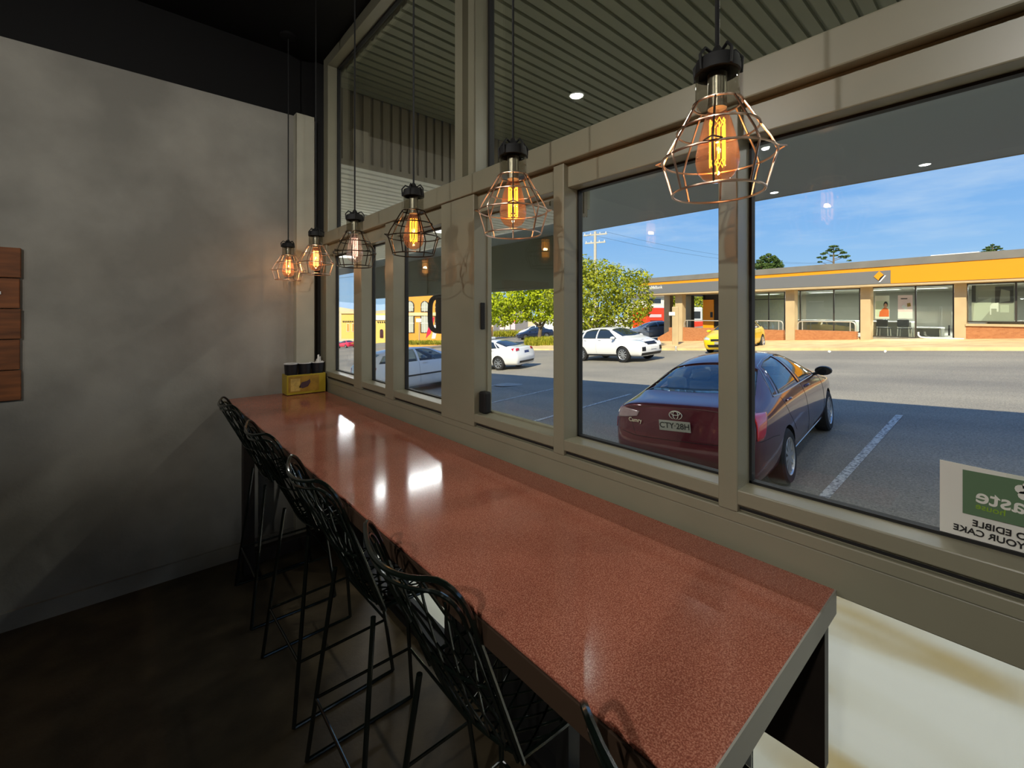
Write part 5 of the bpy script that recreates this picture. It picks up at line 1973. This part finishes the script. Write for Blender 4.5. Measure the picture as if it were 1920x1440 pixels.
t_, Wd, H, k = block('house', 'cream house behind the bank colonnade', 'house', 1199, 1272, 556, 606, 75, 8, 'cream_wall', windows=((1214, 1240, 559, 570), (1258, 1268, 560, 569)))
MB().box(-0.5, Wd + 0.5, -0.6, 8.5, H, H + 0.5).build('roof', 'roof_grey', t_)
t_, Wd, H, k = block('shopfront', 'grey shop wall with small posters beyond the grass strip', 'building', 925, 990, 560, 620, 95, 8, 'mid_wall')
for (x0, x1, a_, b_, m_) in ((937, 945, 604, 618, 'pink_print'), (947, 956, 603, 618, 'cream_wall'), (958, 966, 603, 618, 'pinkish'), (953, 966, 597, 603, 'red_sign')):
    MB().box((x0 - 925) * k, (x1 - 925) * k, -0.1, 0, (620 - b_) * k + 1.5, (620 - a_) * k + 1.5).build('wall_poster', m_, t_)
block('shopfront', 'pale wall right of the tree trunk', 'building', 1018, 1075, 560, 624, 90, 8, 'pale_wall', windows=((1030, 1036, 604, 618),), wm='white_paint')
block('shopfront', 'low orange wall left of the grass strip', 'building', 905, 922, 614, 632, 80, 5, 'orange_wall')
block('shopfront', 'long pale building behind the leafy tree', 'building', 1080, 1192, 596, 616, 70, 4, 'pale_wall', windows=((1100, 1130, 600, 610), (1165, 1190, 602, 611)))

# orange two-storey building with arched windows
D = 62
t_, Wd, H, k = block('corner_building', 'orange rendered building with arched upper windows', 'building', 735, 850, 520, 647, D, 10, 'orange_wall')
Z = lambda py: (647 - py) * k + 1.5
X_ = lambda px: (px - 735) * k
for x0, x1 in ((761.5, 776.5), (789, 804), (816, 831)):
    xm, r_ = 0.5 * (X_(x0) + X_(x1)), 0.5 * (X_(x1) - X_(x0))
    zs_ = Z(585) + 0.0
    arc = [(xm - r_, zs_), (xm + r_, zs_)] + [(xm + r_ * math.cos(a_ * PI / 12), Z(572) + r_ * 1.05 * math.sin(a_ * PI / 12)) for a_ in range(13)]
    w = MB().prism(arc, 'y', -0.08, 0.05).build('arched_window', 'bank_frame', t_)
    q = 0.12
    arc = [(xm - r_ + q, zs_ + q), (xm + r_ - q, zs_ + q)] + [(xm + (r_ - q) * math.cos(a_ * PI / 12), Z(572) + (r_ - q) * 1.05 * math.sin(a_ * PI / 12)) for a_ in range(13)]
    MB().prism(arc, 'y', -0.10, 0.0).build('pane', 'g_light', w)
    mm = MB().box(xm - 0.03, xm + 0.03, -0.13, -0.10, zs_, Z(572) + r_)
    mm.box(xm - r_, xm + r_, -0.13, -0.10, Z(576) - 0.03, Z(576) + 0.03)
    mm.build('glazing_bars', 'white_paint', w)
    w = MB().box(X_(x0) - 0.05, X_(x1) + 0.05, -0.08, 0.05, Z(624), Z(592)).build('window', 'bank_frame', t_)
    MB().box(X_(x0) + 0.1, X_(x1) - 0.1, -0.10, 0.0, Z(623), Z(593)).build('pane', 'g_light', w)
    mm = MB().box(xm - 0.03, xm + 0.03, -0.13, -0.10, Z(624), Z(592))
    mm.box(X_(x0), X_(x1), -0.13, -0.10, Z(606) - 0.04, Z(606) + 0.04)
    mm.build('glazing_bars', 'white_paint', w)
MB().box(-0.2, Wd + 0.2, -0.15, 0.0, Z(592), Z(586)).build('string_course', 'stone', t_)
p = PD(786, 634, 58)
t_ = thing('street_sign', 'small white sign on a pole before the orange building', 'sign', (p.x, p.y, p.z - 1.0))
t_.rotation_euler.z = -AZ
k = 58 / FPX
MB().tube([(0, 0, 0), (0, 0, 1.0 + 32 * k)], 0.05, 6).build('pole', 'rail', t_)
MB().box(-6 * k, 4 * k, -0.05, 0.0, 1.0 + 30 * k, 1.0 + 37 * k).build('plate', 'white_paint', t_)
p = PD(806, 632, 57)
t_ = thing('flag_banner', 'red and white banner standing by the orange building', 'banner', (p.x, p.y, p.z - 0.6))
t_.rotation_euler.z = -AZ
k = 57 / FPX
MB().prism([(-8 * k, 0.4), (-5 * k, 0.4 + 14 * k), (4 * k, 0.4 + 40 * k), (9 * k, 0.4 + 40 * k), (2 * k, 0.4 + 10 * k)], 'y', 0, 0.04).build('cloth', 'car_red', t_)
MB().prism([(3 * k, 0.4), (8 * k, 0.4 + 26 * k), (16 * k, 0.4 + 26 * k), (10 * k, 0.4)], 'y', 0.01, 0.05).build('cloth_panel', 'white_paint', t_)

# golden low buildings seen in the two narrowest panes
t_, Wd, H, k = block('low_building', 'golden building with stepped edge, far off in the narrowest pane', 'building', 640, 683, 588, 625, 120, 10, 'yellow_wall', windows=((650, 655, 606, 622), (660, 664, 606, 622)), wm='orange_wall')
for j in range(7):
    MB().box((643 + 3.4 * j - 640) * k, (644.6 + 3.4 * j - 640) * k, -0.2, 0, (625 - 604) * k + 1.5, (625 - 601.5) * k + 1.5).build('roof_beam', 'bank_frame', t_)
MB().box(-0.3, Wd + 0.3, -0.3, 0.3, H, H + 0.5).build('parapet', 'stone', t_)
t_, Wd, H, k = block('low_building', 'golden building with arched doorway and white sign, in the second pane', 'building', 700, 730, 588, 634, 110, 10, 'yellow_wall')
MB().box(0.1, Wd, -0.2, 0, H - 1.6, H - 0.4).build('sign', 'white_paint', t_)
arc = [((712.5 - 700) * k, 1.6), ((718.5 - 700) * k, 1.6)] + [((715.5 - 700) * k + 3 * k * math.cos(a_ * PI / 10), 1.6 + 13 * k + 3 * k * math.sin(a_ * PI / 10)) for a_ in range(11)]
MB().prism(arc, 'y', -0.15, 0).build('doorway', 'maroon', t_)
for j in range(4):
    MB().box((708 + 4 * j - 700) * k, (709.8 + 4 * j - 700) * k, -0.2, 0, (634 - 605) * k + 1.5, (634 - 602.5) * k + 1.5).build('roof_beam', 'bank_frame', t_)

# ================================================================== hills
def ridge(name, px0, px1, D, ys, m, base=640, depth=60):
    n = len(ys)
    rows = []
    for dz in (0, 1, 2):
        row = []
        for i, y in enumerate(ys):
            px = px0 + (px1 - px0) * i / (n - 1)
            if dz == 0:
                p = PD(px, base, D)
            elif dz == 1:
                p = PD(px, y, D + depth)
            else:
                p = PD(px, base, D + depth * 2.5)
            row.append(p)
        rows.append(row)
    return struct(MB().grid(rows).build(name, m, smooth=True))


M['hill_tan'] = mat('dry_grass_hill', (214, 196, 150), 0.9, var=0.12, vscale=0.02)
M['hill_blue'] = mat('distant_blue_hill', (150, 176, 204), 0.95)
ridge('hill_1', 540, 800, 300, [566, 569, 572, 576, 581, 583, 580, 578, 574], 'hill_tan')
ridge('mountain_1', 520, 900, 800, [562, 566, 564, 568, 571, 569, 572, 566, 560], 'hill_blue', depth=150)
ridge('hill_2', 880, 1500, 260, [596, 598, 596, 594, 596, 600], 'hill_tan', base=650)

# ================================================================== trees, pole, planting
M['leaf_lime'] = leaf_mat('lime_leaves', (142, 160, 28), (206, 214, 60))
M['leaf_green'] = leaf_mat('yellow_green_leaves', (120, 132, 34), (190, 190, 66))
M['leaf_dark'] = leaf_mat('dark_pine_needles', (58, 78, 40), (96, 116, 62), 0.15)
M['grass'] = leaf_mat('dry_green_grass', (120, 130, 30), (196, 186, 70), 0.3)
M['bark'] = mat('grey_brown_bark', (108, 92, 70), 0.9, var=0.2, vscale=3)


def leaves(blobs, n, size, rnd):
    vs, fs = [], []
    vol = [b[3] * b[4] for b in blobs]
    tot = sum(vol)
    for b, v in zip(blobs, vol):
        cx_, cy_, cz_, rx_, rz_ = b
        for _ in range(int(n * v / tot)):
            d = Vector((rnd.gauss(0, 1), rnd.gauss(0, 1), rnd.gauss(0, 1))).normalized()
            r_ = 0.55 + 0.5 * rnd.random() ** 0.6
            p = Vector((cx_ + d.x * rx_ * r_, cy_ + d.y * rx_ * r_, cz_ + d.z * rz_ * r_))
            nn = (d + Vector((rnd.uniform(-1, 1), rnd.uniform(-1, 1), rnd.uniform(-0.4, 1.2)))).normalized()
            a = nn.orthogonal().normalized()
            a.rotate(Matrix.Rotation(rnd.uniform(0, 6.28), 3, nn))
            c = nn.cross(a)
            s = size * rnd.uniform(0.6, 1.3)
            o = len(vs)
            vs += [p - a * s, p + c * s * 0.5 - nn * s * 0.15, p + a * s, p - c * s * 0.5 - nn * s * 0.15]
            fs.append((o, o + 1, o + 2, o + 3))
    m_ = MB()
    m_.v, m_.f = [tuple(v) for v in vs], fs
    return m_


def tree(name, label, base, blobs, n, size, leaf, trunk_r, forks, seed=1, group=None):
    rnd = random.Random(seed)
    t_ = thing(name, label, 'tree', base, group=group)
    leaves(blobs, n, size, rnd).build('crown', leaf, t_, fix=False)
    tr = MB()
    top = forks[0]
    tr.tube([(0, 0, -0.3), (0.03, 0.02, top[2] * 0.5), top], [trunk_r * 1.25, trunk_r, trunk_r * 0.8], 10)
    for f in forks[1:]:
        mid = [(top[i] + f[i]) / 2 + (0.15 if i == 2 else 0) for i in range(3)]
        tr.tube([top, mid, f], [trunk_r * 0.7, trunk_r * 0.5, trunk_r * 0.25], 8)
    tr.build('trunk', 'bark', t_, smooth=True)
    return t_


def rt(a, b, z):
    """offset a to the picture's right, b away, z up"""
    v = RT * a + FW * b
    return (v.x, v.y, z)


# leafy tree in front of the bank's far end
p = PD(1118, 628, 25)
p.z = gz(p.x, p.y)
k = 25 / FPX
zc_ = lambda py: PD(1118, py, 25).z - p.z
B = lambda px, py, rx_, rz_, b=0: (*rt((px - 1118) * k, b, zc_(py)), rx_, rz_)
tree('leafy_tree', 'bushy yellow-green tree partly covering the bank lettering', p,
     [B(1105, 560, 1.7, 1.7), B(1150, 535, 1.5, 1.2), B(1185, 560, 1.2, 1.2), B(1125, 515, 1.1, 0.9), B(1070, 545, 1.5, 1.6), B(1165, 590, 1.4, 0.8), B(1105, 598, 1.5, 0.8), B(1195, 520, 0.8, 0.5), B(1208, 575, 0.5, 0.6), B(1090, 500, 0.8, 0.7)],
     9000, 0.10, 'leaf_green', 0.12, [rt(0, 0, 1.2), rt(-0.6, 0.1, 2.4), rt(0.8, 0, 2.5), rt(0.2, 0.3, 3.0), rt(1.6, 0, 2.0)], 3)
# spreading tree on the grass strip
D = 45
p = PD(1012, 640, D)
p.z = gz(p.x, p.y) if abs(gz(p.x, p.y) - p.z) < 1.2 else p.z
k = D / FPX
z0 = p.z
B = lambda px, py, rx_, rz_, b=0: (*rt((px - 1012) * k, b, PD(px, py, D).z - z0), rx_, rz_)
tree('spreading_tree', 'lime-green spreading tree with forked trunk on the grass strip', p,
     [B(925, 575, 1.8, 1.2), B(955, 562, 1.9, 1.3), B(985, 555, 1.9, 1.4), B(1020, 558, 2.0, 1.5), B(1050, 568, 1.8, 1.3), B(940, 598, 1.3, 0.8), B(970, 592, 1.5, 0.8), B(1005, 588, 1.4, 0.9), B(1040, 595, 1.3, 0.8), B(1075, 580, 1.8, 1.2), B(900, 560, 1.8, 1.3), B(990, 525, 2.5, 1.3), B(1050, 530, 2.2, 1.3)],
     9000, 0.19, 'leaf_lime', 0.22, [rt(0.1, 0, 1.5), rt(-1.6, 0, 2.8), rt(1.2, 0, 3.0), rt(-0.2, 0.4, 3.4)], 5)
# small tree left of it, and trees seen through the colonnade
D = 70
p = PD(915, 628, D)
k = D / FPX
B = lambda px, py, rx_, rz_, b=0: (*rt((px - 915) * k, b, PD(px, py, D).z - p.z), rx_, rz_)
tree('street_tree', 'dark-trunked street tree behind the white sedan', p, [B(905, 585, 2.0, 1.8), B(922, 580, 1.6, 1.5), B(912, 600, 1.4, 1.0)], 2200, 0.22, 'leaf_lime', 0.25, [rt(0.2, 0, 1.8), rt(-0.8, 0, 3), rt(0.9, 0, 3.2)], 8)
for sd, (px, lb) in enumerate(((1305, 'yellow-green tree seen between the bank pillars'), (1262, 'leafy tree seen left of the blank signboard'))):
    D = 60 + 8 * sd
    p = PD(px, 618, D)
    k = D / FPX
    B = lambda qx, py, rx_, rz_, b=0: (*rt((qx - px) * k, b, PD(qx, py, D).z - p.z), rx_, rz_)
    w_ = 1.6 if sd == 0 else 0.7
    tree('garden_tree', lb, p, [B(px - 8, 575, w_, 1.4), B(px + 10, 570, w_, 1.5), B(px, 590, w_, 1.0), B(px + 2, 556, w_, 1.0)], 2600, 0.17, 'leaf_green', 0.12, [rt(0, 0, 1.2), rt(-0.6, 0, 2), rt(0.6, 0, 2.2)], 11 + sd)


def pine(px, pyt, pyb, D, label, seed, blobs, n, size):
    """blobs: (dx, y, rx, rz) in picture pixels at the distance D, three deep"""
    rnd = random.Random(seed)
    p = PD(px, pyb + 40, D)
    k = D / FPX
    H = (pyb + 40 - pyt) * k
    t_ = thing('pine_tree', label, 'tree', p, group='pines beyond the bank roof')
    tr = MB().tube([(0, 0, -8), (0, 0, H * 0.6), (0, 0, H * 0.97)], [0.30, 0.16, 0.06], 8)
    bl = []
    for dx, y, rx_, rz_ in blobs:
        z = (pyb + 40 - y) * k
        a0 = rnd.uniform(0, PI)
        o = rt(dx * k, 0, z)
        bl.append((*o, rx_ * k, rz_ * k))
        tr.tube([(0, 0, z - abs(dx) * k * 0.35), o], [0.07, 0.035], 5)
        q = rt(-dx * k * 0.5, dx * k * 0.8, z)
        bl.append((*q, rx_ * k * 0.8, rz_ * k))
    tr.build('trunk', 'bark', t_)
    leaves(bl, n, size, rnd).build('crown', 'leaf_dark', t_, fix=False)


pine(1441, 475, 505, 75, 'rounded dark pine rising behind the bank roof', 21,
     [(0, 478, 5, 3), (-9, 483, 7, 4), (9, 484, 7, 4), (-16, 490, 7, 4), (16, 492, 8, 4), (0, 488, 8, 4), (-22, 498, 7, 5), (22, 499, 7, 5), (-8, 497, 9, 5), (10, 498, 9, 5), (0, 505, 16, 6)], 2600, 0.20)
pine(1563, 461, 500, 85, 'sparse open-branched pine behind the bank roof', 22,
     [(0, 462, 8, 1.6), (-6, 467, 5, 1.2), (9, 469, 7, 1.3), (-16, 474, 5, 1.2), (19, 474, 6, 1.4), (-2, 472, 4, 1.2), (26, 480, 5, 1.6), (15, 481, 5, 1.6), (-20, 485, 4, 1.2), (4, 479, 4, 1.0), (-26, 491, 4, 1.2)], 1500, 0.17)
pine(1861, 457, 476, 80, 'small tiered pine behind the bank roof edge near the white box', 23,
     [(0, 459, 3, 1.2), (-6, 463, 5, 1.2), (6, 463, 5, 1.2), (-9, 467, 6, 1.3), (9, 467, 6, 1.3), (-13, 472, 6, 1.4), (13, 472, 6, 1.4), (0, 470, 6, 2), (0, 476, 12, 3)], 1800, 0.16)

# power pole
p = PD(1116, 600, 55)
k = 55 / FPX
t_ = thing('power_pole', 'timber power pole with crossarms rising behind the leafy tree', 'pole', (p.x, p.y, p.z - 2), -AZ - 0.5)
H = (600 - 434) * k + 2
M['pole'] = mat('weathered_pole', (186, 178, 160), 0.85)
MB().tube([(0, 0, 0), (0, 0, H)], [0.22, 0.17], 10).build('shaft', 'pole', t_, smooth=True)
for dz, w2 in ((0.4, 1.5), (1.4, 1.3)):
    ca = MB().box(-w2, w2, -0.06, 0.06, H - dz - 0.08, H - dz + 0.08).build('crossarm', 'pole', t_)
    for x in (-0.9 * w2, -0.4 * w2, 0.4 * w2, 0.9 * w2):
        MB().lathe([(0.05, 0.08), (0.07, 0.14), (0.04, 0.2), (0.06, 0.26), (0, 0.3)], 8, (x, 0, H - dz)).build('insulator', 'white_paint', ca)
for j, x in enumerate((-1.3, 1.3)):
    a = t_.location + Vector((math.cos(-AZ - 0.5) * x, math.sin(-AZ - 0.5) * x, H - 0.15))
    b = a + RT * 60 + FW * 40 + Vector((0, 0, 1.0))
    c_ = a - RT * 60 + FW * 30 + Vector((0, 0, -4))
    pts = [c_.lerp(a, s / 8) + Vector((0, 0, -1.6 * (1 - (2 * s / 8 - 1) ** 2))) for s in range(9)] + [a.lerp(b, s / 8) + Vector((0, 0, -1.6 * (1 - (2 * s / 8 - 1) ** 2))) for s in range(1, 9)]
    o = MB().tube(pts, 0.012, 5).build('power_cable', 'cord')
    tag(o, ['thin power cable on the near end of the crossarm', 'thin power cable on the far end of the crossarm'][j], 'cable', 'power cables')


# grass strips: nobody could count the blades
def tufts(px0, px1, py0, py1, n, h, label, name='grass', D0=None):
    rnd = random.Random(n)
    m_ = MB()
    for _ in range(n):
        px, py = rnd.uniform(px0, px1), rnd.uniform(py0, py1)
        q = G(px, py) if D0 is None else PD(px, py, D0 + rnd.uniform(-1.5, 1.5))
        hh = h * rnd.uniform(0.5, 1.2)
        a = rnd.uniform(0, 6.28)
        d = Vector((math.cos(a), math.sin(a), 0))
        l_ = d * hh * rnd.uniform(0.1, 0.5)
        w = d.cross(Vector((0, 0, 1))) * 0.04
        m_.add([q - w, q + w, q + l_ + w * 0.3 + Vector((0, 0, hh)), q + l_ - w * 0.3 + Vector((0, 0, hh))], [(0, 1, 2, 3)])
    o = m_.build(name, 'grass', fix=False)
    return tag(o, label, 'grass', kind='stuff')


tufts(985, 1052, 641, 651, 4200, 0.6, 'dry green grass on the strip below the spreading tree')
tufts(925, 985, 624, 632, 1800, 0.5, 'tufts of grass in front of the grey shop wall', D0=70)
tufts(765, 840, 640, 647, 2400, 0.22, 'grass verge below the orange building', D0=54)
ks = MB()
qa = [G(x, 652.5) for x in range(985, 1075, 10)]
ks.grid([[(q.x, q.y, q.z - 0.05) for q in qa], [(q.x, q.y, q.z + 0.13) for q in qa], [(q.x + 0.4, q.y + 0.4, q.z + 0.14) for q in qa]])
struct(ks.build('kerb', 'kerb'))
# a few small things littered on the asphalt
for (px, py, lb) in ((1660, 661, 'crumpled white litter by the bank kerb'), (1555, 662, 'small pale litter on the bank gutter')):
    q = G(px, py)
    m_ = bpy.data.meshes.new('paper_litter')
    bm = bmesh.new()
    bmesh.ops.create_icosphere(bm, subdivisions=2, radius=0.05)
    for v in bm.verts:
        v.co *= 0.7 + 0.6 * random.random()
    bm.to_mesh(m_)
    bm.free()
    m_.materials.append(M['white_paint'])
    o = bpy.data.objects.new('paper_litter', m_)
    COL.objects.link(o)
    o.location = q + Vector((0, 0, 0.05))
    tag(o, lb, 'litter')
